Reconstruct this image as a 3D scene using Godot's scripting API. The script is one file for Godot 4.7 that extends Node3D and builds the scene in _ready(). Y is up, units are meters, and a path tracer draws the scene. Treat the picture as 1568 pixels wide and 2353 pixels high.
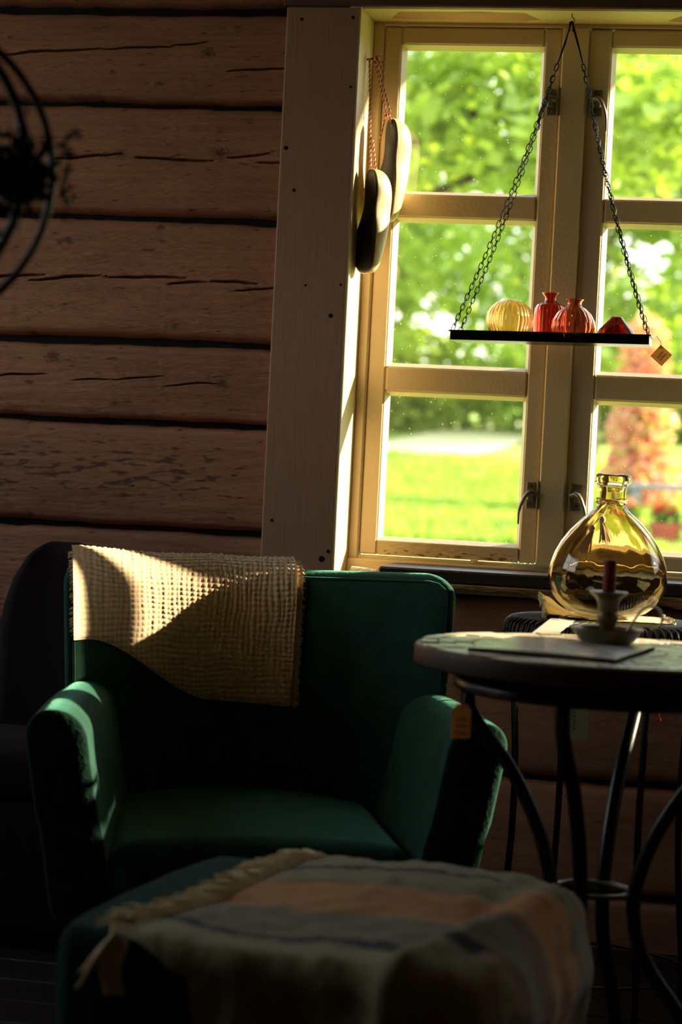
extends Node3D
# Timber cottage corner: log wall, casement window on a garden, green velvet armchair, ottoman, mosaic table, wire stool.

# ---------------------------------------------------------------- mesh building
class MB:
	var v := PackedVector3Array()
	var n := PackedVector3Array()
	var t := PackedVector2Array()
	var c := PackedColorArray()
	var ix := PackedInt32Array()
	var colored := false

	func add(P: PackedVector3Array, I: PackedInt32Array, UV: PackedVector2Array, C: PackedColorArray, solid: bool, flip: bool) -> void:
		var fl := flip
		if solid:
			var vol := 0.0
			var o := P[0]
			for k in range(0, I.size(), 3):
				vol += (P[I[k]] - o).dot((P[I[k + 1]] - o).cross(P[I[k + 2]] - o))
			fl = vol < 0.0
		var N := PackedVector3Array()
		N.resize(P.size())
		for k in range(0, I.size(), 3):
			var a := I[k]
			var b := I[k + 1]
			var d := I[k + 2]
			var q := (P[b] - P[a]).cross(P[d] - P[a])
			if fl:
				q = -q
			N[a] += q
			N[b] += q
			N[d] += q
		var base := v.size()
		for k in P.size():
			N[k] = N[k].normalized() if N[k].length_squared() > 1e-30 else Vector3.UP
		v.append_array(P)
		n.append_array(N)
		if UV.size() != P.size():
			UV = PackedVector2Array()
			UV.resize(P.size())
		t.append_array(UV)
		if C.size() == P.size():
			colored = true
			c.append_array(C)
		else:
			var W := PackedColorArray()
			W.resize(P.size())
			W.fill(Color.WHITE)
			c.append_array(W)
		for k in range(0, I.size(), 3):
			ix.append(I[k] + base)
			if fl:
				ix.append(I[k + 1] + base)
				ix.append(I[k + 2] + base)
			else:
				ix.append(I[k + 2] + base)
				ix.append(I[k + 1] + base)

	func grid(nu: int, nv: int, f: Callable, wu := false, wv := false, solid := false, col = null, flip := false) -> MB:
		var cu := nu if wu else nu + 1
		var cv := nv if wv else nv + 1
		var P := PackedVector3Array()
		var U := PackedVector2Array()
		var C := PackedColorArray()
		P.resize(cu * cv)
		U.resize(cu * cv)
		var hc := col != null
		if hc:
			C.resize(cu * cv)
		for j in cv:
			for i in cu:
				var u := float(i) / nu
				var w := float(j) / nv
				var p: Vector3 = f.call(u, w)
				P[j * cu + i] = p
				U[j * cu + i] = Vector2(u, w)
				if hc:
					C[j * cu + i] = col.call(u, w, p)
		var I := PackedInt32Array()
		for j in nv:
			for i in nu:
				var a := j * cu + i
				var b := j * cu + (i + 1) % cu
				var d := ((j + 1) % cv) * cu + (i + 1) % cu
				var e := ((j + 1) % cv) * cu + i
				I.append_array([a, b, d, a, d, e])
		add(P, I, U, C, solid, flip)
		return self

	func lathe(prof: Array, ns: int, at := Vector3.ZERO, wob = null) -> MB:
		var m := prof.size() - 1
		var f := func(u: float, w: float) -> Vector3:
			var k := int(round(w * m))
			var r: float = prof[k][0]
			var y: float = prof[k][1]
			var a := TAU * u
			if wob != null:
				r = wob.call(a, r, y)
			return at + Vector3(sin(a) * r, y, cos(a) * r)
		return grid(ns, m, f, true, false, true)

	func tube(pts: Array, rad: Variant, sides := 6, closed := false, sx := 1.0, sy := 1.0, up := Vector3.ZERO) -> MB:
		var m := pts.size()
		var rings := []
		var nrm := up
		for k in m:
			var d: Vector3
			if closed:
				d = pts[(k + 1) % m] - pts[(k + m - 1) % m]
			else:
				d = pts[mini(k + 1, m - 1)] - pts[maxi(k - 1, 0)]
			d = d.normalized()
			if nrm == Vector3.ZERO:
				nrm = Vector3.UP if absf(d.y) < 0.9 else Vector3.RIGHT
			nrm = (nrm - d * nrm.dot(d)).normalized()
			rings.append([nrm, d.cross(nrm)])
		var P := PackedVector3Array()
		var I := PackedInt32Array()
		for k in m:
			var r: float = rad.call(float(k) / (m - 1)) if rad is Callable else float(rad)
			for s in sides:
				var a := TAU * s / sides
				P.append(pts[k] + rings[k][0] * (cos(a) * r * sx) + rings[k][1] * (sin(a) * r * sy))
		for k in (m if closed else m - 1):
			var k2 := (k + 1) % m
			for s in sides:
				var s2 := (s + 1) % sides
				I.append_array([k * sides + s, k * sides + s2, k2 * sides + s2, k * sides + s, k2 * sides + s2, k2 * sides + s])
		if not closed:
			for e in 2:
				var k := 0 if e == 0 else m - 1
				var ci := P.size()
				P.append(pts[k])
				for s in sides:
					var s2 := (s + 1) % sides
					if e == 0:
						I.append_array([ci, k * sides + s2, k * sides + s])
					else:
						I.append_array([ci, k * sides + s, k * sides + s2])
		add(P, I, PackedVector2Array(), PackedColorArray(), true, false)
		return self

	func rbox(at: Vector3, half: Vector3, r: float, nn: int, deform = null, col = null) -> MB:
		var P := PackedVector3Array()
		var C := PackedColorArray()
		var I := PackedInt32Array()
		var seen := {}
		var inn := half - Vector3(r, r, r)
		for ax in 3:
			for sg in [-1.0, 1.0]:
				var ids := PackedInt32Array()
				var b := (ax + 1) % 3
				var d := (ax + 2) % 3
				for j in nn + 1:
					for i in nn + 1:
						var p := Vector3.ZERO
						p[ax] = half[ax] * sg
						p[b] = half[b] * spread(float(i) / nn, r / half[b])
						p[d] = half[d] * spread(float(j) / nn, r / half[d])
						var q := p.clamp(-inn, inn)
						p = q + (p - q).normalized() * r
						var key := (p * 1e5).round()
						if not seen.has(key):
							seen[key] = P.size()
							var o := p
							if deform != null:
								o = deform.call(p)
							P.append(at + o)
							if col != null:
								C.append(col.call(p))
						ids.append(seen[key])
				for j in nn:
					for i in nn:
						var a := ids[j * (nn + 1) + i]
						var e := ids[j * (nn + 1) + i + 1]
						var g := ids[(j + 1) * (nn + 1) + i + 1]
						var h := ids[(j + 1) * (nn + 1) + i]
						if sg > 0:
							I.append_array([a, e, g, a, g, h])
						else:
							I.append_array([a, g, e, a, h, g])
		add(P, I, PackedVector2Array(), C, true, false)
		return self

	static func spread(x: float, k: float) -> float:
		# more samples where the edge is rounded
		var q := x * 2.0 - 1.0
		var s := signf(q)
		q = absf(q)
		var kk := clampf(k, 0.05, 0.9)
		var e := 0.5
		if q < e:
			return s * (q / e) * (1.0 - kk)
		return s * (1.0 - kk + (q - e) / (1.0 - e) * kk)

	func flat(quads: Array) -> MB:
		var P := PackedVector3Array()
		var I := PackedInt32Array()
		for q in quads:
			var b := P.size()
			for p in q:
				P.append(p)
			for k in range(1, q.size() - 1):
				I.append_array([b, b + k, b + k + 1])
		add(P, I, PackedVector2Array(), PackedColorArray(), true, false)
		return self

	func box(lo: Vector3, hi: Vector3, bv := 0.002, xf := Transform3D()) -> MB:
		var c0 := (lo + hi) / 2
		var h := (hi - lo) / 2
		var bb := minf(bv, minf(h.x, minf(h.y, h.z)) * 0.45)
		var cor := func(s: Vector3, ax: int) -> Vector3:
			var e := Vector3(h.x - bb, h.y - bb, h.z - bb)
			e[ax] = h[ax]
			return xf * (c0 + s * e)
		var q := []
		for ax in 3:
			var b := (ax + 1) % 3
			var d := (ax + 2) % 3
			for sg in [-1.0, 1.0]:
				var f := []
				for st in [[-1, -1], [1, -1], [1, 1], [-1, 1]]:
					var s := Vector3.ZERO
					s[ax] = sg
					s[b] = st[0]
					s[d] = st[1]
					f.append(cor.call(s, ax))
				if sg < 0:
					f.reverse()
				q.append(f)
			for s1 in [-1.0, 1.0]:
				for s2 in [-1.0, 1.0]:
					var sa := Vector3.ZERO
					sa[b] = s1
					sa[d] = s2
					var lo2 := sa
					lo2[ax] = -1.0
					var hi2 := sa
					hi2[ax] = 1.0
					var f2 := [cor.call(lo2, b), cor.call(hi2, b), cor.call(hi2, d), cor.call(lo2, d)]
					if s1 * s2 < 0:
						f2.reverse()
					f2.reverse()
					q.append(f2)
		for sx in [-1.0, 1.0]:
			for sy in [-1.0, 1.0]:
				for sz in [-1.0, 1.0]:
					var s := Vector3(sx, sy, sz)
					var f3 := [cor.call(s, 0), cor.call(s, 1), cor.call(s, 2)]
					if sx * sy * sz < 0:
						f3.reverse()
					q.append(f3)
		return flat(q)

	func prism(poly: PackedVector2Array, d: float, xf := Transform3D()) -> MB:
		var tr := Geometry2D.triangulate_polygon(poly)
		if Geometry2D.is_polygon_clockwise(poly):
			poly = poly.duplicate()
			poly.reverse()
			tr = Geometry2D.triangulate_polygon(poly)
		var q := []
		for k in range(0, tr.size(), 3):
			var a := poly[tr[k]]
			var b := poly[tr[k + 1]]
			var e := poly[tr[k + 2]]
			if (b - a).cross(e - a) < 0:
				var w := b
				b = e
				e = w
			q.append([xf * Vector3(a.x, a.y, d / 2), xf * Vector3(b.x, b.y, d / 2), xf * Vector3(e.x, e.y, d / 2)])
			q.append([xf * Vector3(a.x, a.y, -d / 2), xf * Vector3(e.x, e.y, -d / 2), xf * Vector3(b.x, b.y, -d / 2)])
		for k in poly.size():
			var a2 := poly[k]
			var b2 := poly[(k + 1) % poly.size()]
			q.append([xf * Vector3(a2.x, a2.y, -d / 2), xf * Vector3(b2.x, b2.y, -d / 2), xf * Vector3(b2.x, b2.y, d / 2), xf * Vector3(a2.x, a2.y, d / 2)])
		return flat(q)

	func mesh() -> ArrayMesh:
		var A := []
		A.resize(Mesh.ARRAY_MAX)
		A[Mesh.ARRAY_VERTEX] = v
		A[Mesh.ARRAY_NORMAL] = n
		A[Mesh.ARRAY_TEX_UV] = t
		if colored:
			A[Mesh.ARRAY_COLOR] = c
		A[Mesh.ARRAY_INDEX] = ix
		var m := ArrayMesh.new()
		m.add_surface_from_arrays(Mesh.PRIMITIVE_TRIANGLES, A)
		return m

var rng := RandomNumberGenerator.new()
var noise := FastNoiseLite.new()
var noise2 := FastNoiseLite.new()
var M := {}
var taken := {}

func numbered(called: String) -> String:
	if not taken.has(called):
		taken[called] = 0
		return called
	taken[called] += 1
	return "%s_%03d" % [called, taken[called]]

func tag(o: Node, label: String, category: String, group := "") -> Node:
	o.set_meta("label", label)
	o.set_meta("category", category)
	if group:
		o.set_meta("group", group)
	return o

func thing(called: String, label: String, category: String, at := Vector3.ZERO, turn := 0.0, group := "") -> Node3D:
	var o := Node3D.new()
	o.name = numbered(called)
	add_child(o)
	o.position = at
	o.rotation.y = turn
	tag(o, label, category, group)
	return o

func obj(called: String, m: Variant, material: Material, parent: Node = null) -> MeshInstance3D:
	var o := MeshInstance3D.new()
	o.mesh = m.mesh() if m is MB else m
	o.material_override = material
	if parent == null or parent == self:
		o.name = numbered(called)
		add_child(o)
	else:
		var k := 0
		var nm := called
		while parent.has_node(nm):
			k += 1
			nm = "%s_%03d" % [called, k]
		o.name = nm
		parent.add_child(o)
	return o

func many(parent: Node, called: String, k: int, m: Mesh, material: Material) -> MeshInstance3D:
	var o := MeshInstance3D.new()
	o.mesh = m
	o.material_override = material
	o.name = called if k == 0 else "%s_%03d" % [called, k]
	parent.add_child(o)
	return o

func struct(called: String, m: Variant, material: Material, label := "", parent: Node = null) -> MeshInstance3D:
	var o := obj(called, m, material, parent)
	o.set_meta("kind", "structure")
	if label:
		o.set_meta("label", label)
	return o

func stuff(o: Node) -> Node:
	o.set_meta("kind", "stuff")
	return o

# ---------------------------------------------------------------- materials
func ntex(seed_: int, freq: float, oct: int, as_normal := false, strength := 4.0, ramp: Gradient = null, kind := FastNoiseLite.TYPE_SIMPLEX_SMOOTH, side := 512) -> NoiseTexture2D:
	var t := NoiseTexture2D.new()
	t.width = side
	t.height = side
	t.seamless = true
	var f := FastNoiseLite.new()
	f.seed = seed_
	f.noise_type = kind
	f.frequency = freq
	f.fractal_octaves = oct
	t.noise = f
	if as_normal:
		t.as_normal_map = true
		t.bump_strength = strength
	if ramp:
		t.color_ramp = ramp
	return t

func ramp(a: Color, b: Color, mid := 0.5) -> Gradient:
	var g := Gradient.new()
	g.offsets = PackedFloat32Array([0.25, mid, 0.8])
	g.colors = PackedColorArray([a, a.lerp(b, 0.55), b])
	return g

var bump_fine: NoiseTexture2D
var bump_coarse: NoiseTexture2D

func mat(color: Color, rough := 0.8, bump := 0.0, bscale := 20.0, metal := 0.0) -> StandardMaterial3D:
	var m := StandardMaterial3D.new()
	m.albedo_color = color
	m.roughness = rough
	m.metallic = metal
	if bump > 0.0:
		m.normal_enabled = true
		m.normal_texture = bump_fine
		m.normal_scale = bump
		m.uv1_triplanar = true
		m.uv1_scale = Vector3(bscale, bscale, bscale)
	return m

func wood(dark: Color, light: Color, scale: Vector3, rough := 0.7, bump := 0.4) -> StandardMaterial3D:
	var m := StandardMaterial3D.new()
	m.albedo_texture = ntex(int(dark.r * 900) + 7, 0.02, 4, false, 1.0, ramp(dark, light))
	m.normal_enabled = true
	m.normal_texture = bump_fine
	m.normal_scale = bump
	m.roughness = rough
	m.uv1_triplanar = true
	m.uv1_scale = scale
	return m

func glassy(color: Color, ior := 0.05, rough := 0.0) -> StandardMaterial3D:
	var m := StandardMaterial3D.new()
	m.albedo_color = Color(color.r, color.g, color.b, 0.0)
	m.roughness = rough
	m.refraction_enabled = true
	m.refraction_scale = ior
	m.transparency = BaseMaterial3D.TRANSPARENCY_ALPHA
	return m

func make_materials() -> void:
	bump_fine = ntex(11, 0.03, 4, true, 6.0)
	bump_coarse = ntex(12, 0.012, 3, true, 8.0)
	M.cream = mat(Color(0.87, 0.78, 0.61), 0.5, 0.25, 6.0)
	M.cream_dirty = mat(Color(0.84, 0.74, 0.55), 0.6, 0.4, 9.0)
	M.casing = wood(Color(0.72, 0.54, 0.43), Color(0.76, 0.58, 0.46), Vector3(14, 0.7, 14), 0.6, 0.2)
	M.lintel = wood(Color(0.42, 0.30, 0.24), Color(0.50, 0.36, 0.28), Vector3(0.7, 14, 14), 0.7, 0.3)
	M.log = StandardMaterial3D.new()
	M.log.vertex_color_use_as_albedo = true
	M.log.roughness = 0.8
	M.log.normal_enabled = true
	M.log.normal_texture = bump_fine
	M.log.normal_scale = 0.5
	M.log.uv1_triplanar = true
	M.log.uv1_scale = Vector3(1.5, 18, 18)
	M.wallbody = mat(Color(0.10, 0.07, 0.06), 0.95)
	M.room = mat(Color(0.50, 0.41, 0.35), 0.9)
	M.floor = wood(Color(0.11, 0.07, 0.05), Color(0.16, 0.11, 0.08), Vector3(1, 12, 12), 0.55, 0.3)
	M.sill = wood(Color(0.17, 0.11, 0.08), Color(0.22, 0.15, 0.11), Vector3(1, 14, 14), 0.5, 0.3)
	M.live = wood(Color(0.55, 0.38, 0.22), Color(0.75, 0.56, 0.34), Vector3(2, 10, 10), 0.6, 0.5)
	M.pane = StandardMaterial3D.new()
	M.pane.albedo_color = Color(1, 1, 1, 0.03)
	M.pane.roughness = 0.02
	M.pane.transparency = BaseMaterial3D.TRANSPARENCY_ALPHA
	M.dust = mat(Color(0.93, 0.92, 0.84), 1.0)
	M.dust.backlight_enabled = true
	M.dust.backlight = Color(0.9, 0.9, 0.8)
	M.iron = mat(Color(0.06, 0.055, 0.05), 0.45, 0.2, 30.0, 0.6)
	M.blackpaint = mat(Color(0.035, 0.033, 0.035), 0.3, 0.15, 30.0)
	M.rod = mat(Color(0.10, 0.095, 0.09), 0.4)
	M.steel = mat(Color(0.50, 0.47, 0.41), 0.35, 0.15, 40.0, 0.35)
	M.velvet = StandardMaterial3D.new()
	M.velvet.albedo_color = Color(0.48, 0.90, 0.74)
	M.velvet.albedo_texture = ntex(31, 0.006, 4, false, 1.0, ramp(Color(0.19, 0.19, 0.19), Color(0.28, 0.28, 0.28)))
	M.velvet.roughness = 0.85
	M.velvet.metallic_specular = 0.25
	M.velvet.rim_enabled = true
	M.velvet.rim = 1.0
	M.velvet.rim_tint = 0.85
	M.velvet.normal_enabled = true
	M.velvet.normal_texture = bump_fine
	M.velvet.normal_scale = 0.3
	M.velvet.uv1_triplanar = true
	M.velvet.uv1_scale = Vector3(5, 5, 5)
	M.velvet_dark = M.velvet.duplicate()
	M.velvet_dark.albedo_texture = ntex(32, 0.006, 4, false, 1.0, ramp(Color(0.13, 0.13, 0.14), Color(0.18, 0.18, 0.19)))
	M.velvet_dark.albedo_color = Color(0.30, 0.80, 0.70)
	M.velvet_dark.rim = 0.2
	M.legwood = wood(Color(0.16, 0.09, 0.05), Color(0.25, 0.15, 0.09), Vector3(20, 2, 20), 0.4, 0.2)
	M.throw = mat(Color(0.90, 0.77, 0.61), 0.95, 0.5, 60.0)
	M.throw.rim_enabled = true
	M.throw.rim = 0.3
	M.plaid = StandardMaterial3D.new()
	M.plaid.vertex_color_use_as_albedo = true
	M.plaid.roughness = 0.95
	M.plaid.rim_enabled = true
	M.plaid.rim = 0.3
	M.plaid.normal_enabled = true
	M.plaid.normal_texture = bump_fine
	M.plaid.normal_scale = 0.6
	M.plaid.uv1_triplanar = true
	M.plaid.uv1_scale = Vector3(30, 30, 30)
	M.fringe = mat(Color(0.98, 0.88, 0.68), 0.95)
	M.rimwood = wood(Color(0.19, 0.10, 0.06), Color(0.28, 0.16, 0.10), Vector3(3, 20, 3), 0.5, 0.2)
	M.tiles = []
	for k in 6:
		M.tiles.append(mat(Color(0.84, 0.75, 0.60).lerp(Color(0.95, 0.90, 0.78), k / 5.0), 0.3, 0.15, 30.0))
	M.tiles[1].albedo_color = Color(0.64, 0.48, 0.36)
	M.grout = mat(Color(0.68, 0.62, 0.48), 0.9)
	M.bottle = glassy(Color(0.93, 0.86, 0.68))
	M.amber = glassy(Color(1.0, 0.86, 0.66), 0.05, 0.1)
	M.red = glassy(Color(0.95, 0.52, 0.50))
	M.coral = glassy(Color(1.0, 0.74, 0.62))
	M.purple = glassy(Color(0.62, 0.25, 0.32))
	M.jute = mat(Color(0.86, 0.73, 0.52), 0.95)
	M.linen = mat(Color(0.88, 0.82, 0.68), 0.95, 0.6, 50.0)
	M.paper = mat(Color(0.92, 0.90, 0.82), 0.8)
	M.ink = mat(Color(0.10, 0.07, 0.06), 0.9)
	M.kraft = mat(Color(0.80, 0.57, 0.32), 0.85, 0.2, 40.0)
	M.kraft.backlight_enabled = true
	M.kraft.backlight = Color(1.0, 0.8, 0.55)
	M.brass = mat(Color(0.50, 0.44, 0.31), 0.40, 0.2, 40.0, 0.45)
	M.wax = mat(Color(0.50, 0.08, 0.06), 0.55)
	M.wax.subsurf_scatter_enabled = true
	M.wax.subsurf_scatter_strength = 0.15
	M.clog = wood(Color(0.80, 0.68, 0.46), Color(0.90, 0.80, 0.60), Vector3(14, 2, 14), 0.5, 0.2)
	M.clogsole = mat(Color(0.10, 0.07, 0.06), 0.5, 0.3, 20.0)
	M.twine_red = mat(Color(0.72, 0.20, 0.12), 0.9)
	M.twine_white = mat(Color(0.92, 0.86, 0.72), 0.9)
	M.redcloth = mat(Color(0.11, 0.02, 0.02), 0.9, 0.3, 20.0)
	M.leaf = StandardMaterial3D.new()
	M.leaf.vertex_color_use_as_albedo = true
	M.leaf.roughness = 0.6
	M.leaf.backlight_enabled = true
	M.leaf.backlight = Color(1.0, 1.0, 0.62)
	M.bark = mat(Color(0.24, 0.20, 0.15), 0.95, 0.8, 4.0)
	M.dry = mat(Color(0.05, 0.035, 0.03), 0.95)
	M.lawn = StandardMaterial3D.new()
	M.lawn.vertex_color_use_as_albedo = true
	M.lawn.roughness = 0.95
	M.greywood = mat(Color(0.55, 0.56, 0.55), 0.8, 0.3, 6.0)
	M.terracotta = mat(Color(0.62, 0.30, 0.20), 0.9)
	M.stone = mat(Color(0.93, 0.87, 0.70), 0.95, 0.6, 3.0)

# ---------------------------------------------------------------- stage: camera, sky, sun
func stage() -> void:
	var cam := Camera3D.new()
	cam.name = "camera"
	var at := CameraAttributesPhysical.new()
	at.frustum_focal_length = 35.0 / 2.0 / (1176.5 / 5000.0)
	at.frustum_focus_distance = 4.5
	at.frustum_near = 0.05
	at.frustum_far = 200.0
	at.exposure_aperture = 3.2
	cam.attributes = at
	cam.near = 0.05
	cam.far = 200.0
	cam.fov = rad_to_deg(2.0 * atan(1176.5 / 5000.0))
	add_child(cam)
	cam.transform = Transform3D(Basis(Vector3.UP, 0.19) * Basis(Vector3.RIGHT, -0.0271) * Basis(Vector3.BACK, 0.05), Vector3(0, 1.05, 4.75))
	cam.current = true
	var we := WorldEnvironment.new()
	we.name = "world_environment"
	var e := Environment.new()
	e.background_mode = Environment.BG_SKY
	var sm := ProceduralSkyMaterial.new()
	sm.sky_top_color = Color(0.78, 0.86, 0.92)
	sm.sky_horizon_color = Color(1.0, 0.97, 0.86)
	sm.ground_bottom_color = Color(0.35, 0.38, 0.25)
	sm.ground_horizon_color = Color(0.7, 0.72, 0.55)
	sm.sun_angle_max = 1.0
	sm.sky_energy_multiplier = 1.5
	var sk := Sky.new()
	sk.sky_material = sm
	e.sky = sk
	e.tonemap_mode = Environment.TONE_MAPPER_LINEAR
	e.tonemap_exposure = 1.7
	e.sdfgi_enabled = true
	e.ssao_enabled = true
	e.ssil_enabled = true
	we.environment = e
	add_child(we)
	var sun := DirectionalLight3D.new()
	sun.name = "sun"
	sun.light_color = Color(1.0, 0.94, 0.80)
	sun.light_energy = 4.2
	sun.light_angular_distance = 0.8
	sun.shadow_enabled = true
	add_child(sun)
	sun.look_at_from_position(Vector3(19.5, 7.6, -10), Vector3.ZERO)

func _ready() -> void:
	rng.seed = 20
	noise.seed = 5
	noise.frequency = 1.0
	noise.fractal_octaves = 4
	noise2.seed = 9
	noise2.frequency = 1.0
	noise2.fractal_octaves = 2
	make_materials()
	stage()
	shell()
	logs()
	window()
	garden()
	armchair()
	chair_throw()
	ottoman()
	blanket()
	far_chair()
	table()
	stool()
	on_stool()
	on_table()
	tray()
	clogs()
	on_sill()
	hoop()

# ---------------------------------------------------------------- room shell
func shell() -> void:
	struct("ceiling", MB.new().box(Vector3(-3.4, 2.6, -0.22), Vector3(2.6, 2.7, 6.9)), M.room, "dark timber ceiling of the cottage room")
	var wl := MB.new()
	wl.box(Vector3(-3.4, -0.1, -0.22), Vector3(-3.2, 2.7, 0.15))
	wl.box(Vector3(-3.4, -0.1, 2.15), Vector3(-3.2, 2.7, 6.9))
	wl.box(Vector3(-3.4, -0.1, 0.15), Vector3(-3.2, 1.25, 2.15))
	wl.box(Vector3(-3.4, 2.5, 0.15), Vector3(-3.2, 2.7, 2.15))
	struct("wall_left", wl, M.room)
	# the room's other window, out of the picture to the left
	var w3 := MB.new()
	for q in [[0.15, 0.20], [1.13, 1.17], [2.10, 2.15]]:
		w3.box(Vector3(-3.34, 1.25, q[0]), Vector3(-3.28, 2.5, q[1]))
	for q in [[1.25, 1.30], [1.87, 1.91], [2.45, 2.50]]:
		w3.box(Vector3(-3.338, q[0], 0.15), Vector3(-3.282, q[1], 2.15))
	var wn := struct("window_2", w3, M.cream, "second casement window in the left wall")
	obj("pane", MB.new().box(Vector3(-3.312, 1.25, 0.15), Vector3(-3.308, 2.5, 2.15), 0.0005), M.pane, wn)
	struct("roof_overhang", MB.new().box(Vector3(-3.6, 2.78, -1.35), Vector3(2.8, 2.86, -0.20)), M.bark, "timber roof overhang outside above the windows")
	struct("wall_right", MB.new().box(Vector3(2.4, -0.1, -0.22), Vector3(2.6, 2.7, 6.9)), M.room)
	struct("wall_front", MB.new().box(Vector3(-3.4, -0.1, 6.7), Vector3(2.6, 2.7, 6.9)), M.room)
	var fl := struct("floor", MB.new().box(Vector3(-3.4, -0.16, -0.22), Vector3(2.6, -0.03, 6.9)), M.wallbody, "dark wooden plank floor under the furniture")
	var pm := MB.new().box(Vector3(-2.798, -0.03, -0.073), Vector3(2.798, 0.0, 0.073), 0.003).mesh()
	for k in 44:
		var o := many(fl, "plank", k, pm, M.floor)
		o.position = Vector3(-0.4, -0.0005 * (k % 3), 0.07 + k * 0.15)

const LOGY := [-0.05, 0.115, 0.36, 0.61, 0.857, 1.098, 1.278, 1.558, 1.812, 2.026, 2.3, 2.6]
# cracks that have opened along the grain: [log, x0, y0, x1, y1, width]
const CRACKS := [
	[8, -1.80, 1.917, -1.514, 1.937, 0.0028], [8, -1.514, 1.937, -1.350, 1.946, 0.002], [8, -1.35, 1.946, -1.269, 1.956, 0.0014], [8, -1.225, 1.891, -1.07, 1.903, 0.0022],
	[7, -1.625, 1.687, -1.456, 1.700, 0.003], [7, -1.43, 1.692, -1.246, 1.691, 0.0028], [7, -1.215, 1.697, -1.113, 1.711, 0.0022], [7, -1.143, 1.690, -1.07, 1.692, 0.002],
	[6, -1.80, 1.408, -1.628, 1.424, 0.003], [6, -1.663, 1.410, -1.489, 1.424, 0.0036], [6, -1.489, 1.424, -1.295, 1.428, 0.003], [6, -1.340, 1.412, -1.243, 1.421, 0.0024], [6, -1.243, 1.421, -1.125, 1.418, 0.0026], [6, -1.181, 1.403, -1.07, 1.410, 0.002],
	[5, -1.80, 1.180, -1.612, 1.199, 0.0024], [5, -1.55, 1.185, -1.458, 1.192, 0.0018], [5, -1.458, 1.192, -1.335, 1.201, 0.0018], [5, -1.334, 1.180, -1.211, 1.193, 0.002],
]
const KNOTS := [[-1.268, 1.931, 0.014], [-1.491, 1.885, 0.008], [-1.382, 1.86, 0.008], [-1.46, 1.701, 0.012], [-1.228, 1.707, 0.017], [-1.58, 1.62, 0.014], [-1.568, 1.598, 0.012], [-1.362, 1.539, 0.008], [-1.575, 1.501, 0.011], [-1.595, 1.497, 0.007], [-1.315, 1.318, 0.011], [-1.60, 1.237, 0.017], [-1.201, 1.193, 0.014], [-1.45, 1.137, 0.009]]

func log_mesh(i: int, x0: float, x1: float, nx: int, ny: int, fine: bool, top := 9.0) -> MB:
	var ya: float = LOGY[i]
	var yb: float = minf(LOGY[i + 1], top)
	var mid := (ya + yb) / 2
	var half := (yb - ya) / 2
	var cr := []
	if fine:
		for q in CRACKS:
			if q[0] == i:
				cr.append(q)
	var f := func(u: float, w: float) -> Vector3:
		var x := lerpf(x0, x1, u)
		var t := (w * 2 - 1) * 1.04
		var ed := noise2.get_noise_2d(x * 1.6, i * 7.0 + (3.0 if t > 0 else 0.0)) * 0.007 + noise2.get_noise_2d(x * 9.0, i * 3.0 + (8.0 if t > 0 else 2.0)) * 0.0025 - 0.006
		var y := mid + clampf(t, -1, 1) * (half + ed)
		var a := absf(t)
		var z := -0.006 * pow(a, 4) - 0.03 * pow(minf(a, 1.0), 22) - maxf(a - 1.0, 0) * 1.6
		z += noise2.get_noise_2d(x * 2.0, y * 6.0) * 0.004 + noise.get_noise_2d(x * 8.0, y * 60.0) * 0.0012
		for q in cr:
			if x > q[1] and x < q[3]:
				var s: float = (x - q[1]) / (q[3] - q[1])
				var yc: float = lerpf(q[2], q[4], s) + noise2.get_noise_1d(x * 9.0 + q[2] * 50.0) * 0.004
				var wd: float = 0.0004 + 0.85 * q[5] * pow(sin(PI * clampf(s, 0.0, 1.0)), 0.7)
				var dd := absf(y - yc)
				if dd < wd:
					z -= 0.035 * (1.0 - dd / wd)
		return Vector3(x, y, z)
	var col := func(_u: float, _w: float, p: Vector3) -> Color:
		var g := noise.get_noise_2d(p.x * 2.5, p.y * 70.0)
		var b := noise2.get_noise_2d(p.x * 1.2 + i * 5.0, p.y * 3.0)
		var c := Color(0.45, 0.196, 0.105) * (1.0 + 0.22 * g + 0.20 * b)
		if fine:
			for kn in KNOTS:
				var dx: float = (p.x - kn[0]) / 1.3
				var dy: float = p.y - kn[1]
				var d: float = sqrt(dx * dx + dy * dy) / kn[2]
				if d < 1.6:
					var s := noise.get_noise_2d(p.x * 120, p.y * 120)
					c = c.lerp(Color(0.10, 0.045, 0.025), clampf(1.1 - d + s * 0.9, 0, 0.85))
			# paint flaked off in level strokes
			var zone := 0.0
			if i == 4:
				zone = 0.34 * exp(-pow((p.y - 0.985) / 0.06, 2)) * clampf((-1.10 - p.x) * 6.0, 0, 1)
			var fk := noise.get_noise_2d(p.x * 14.0 + i * 3.0, p.y * 60.0)
			if fk + zone > 0.50:
				c = c.lerp(Color(0.13, 0.055, 0.035), clampf((fk + zone - 0.50) * 14.0, 0, 0.85))
		return Color(c.r, c.g, c.b)
	return MB.new().grid(nx, ny, f, false, false, false, col)

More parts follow.
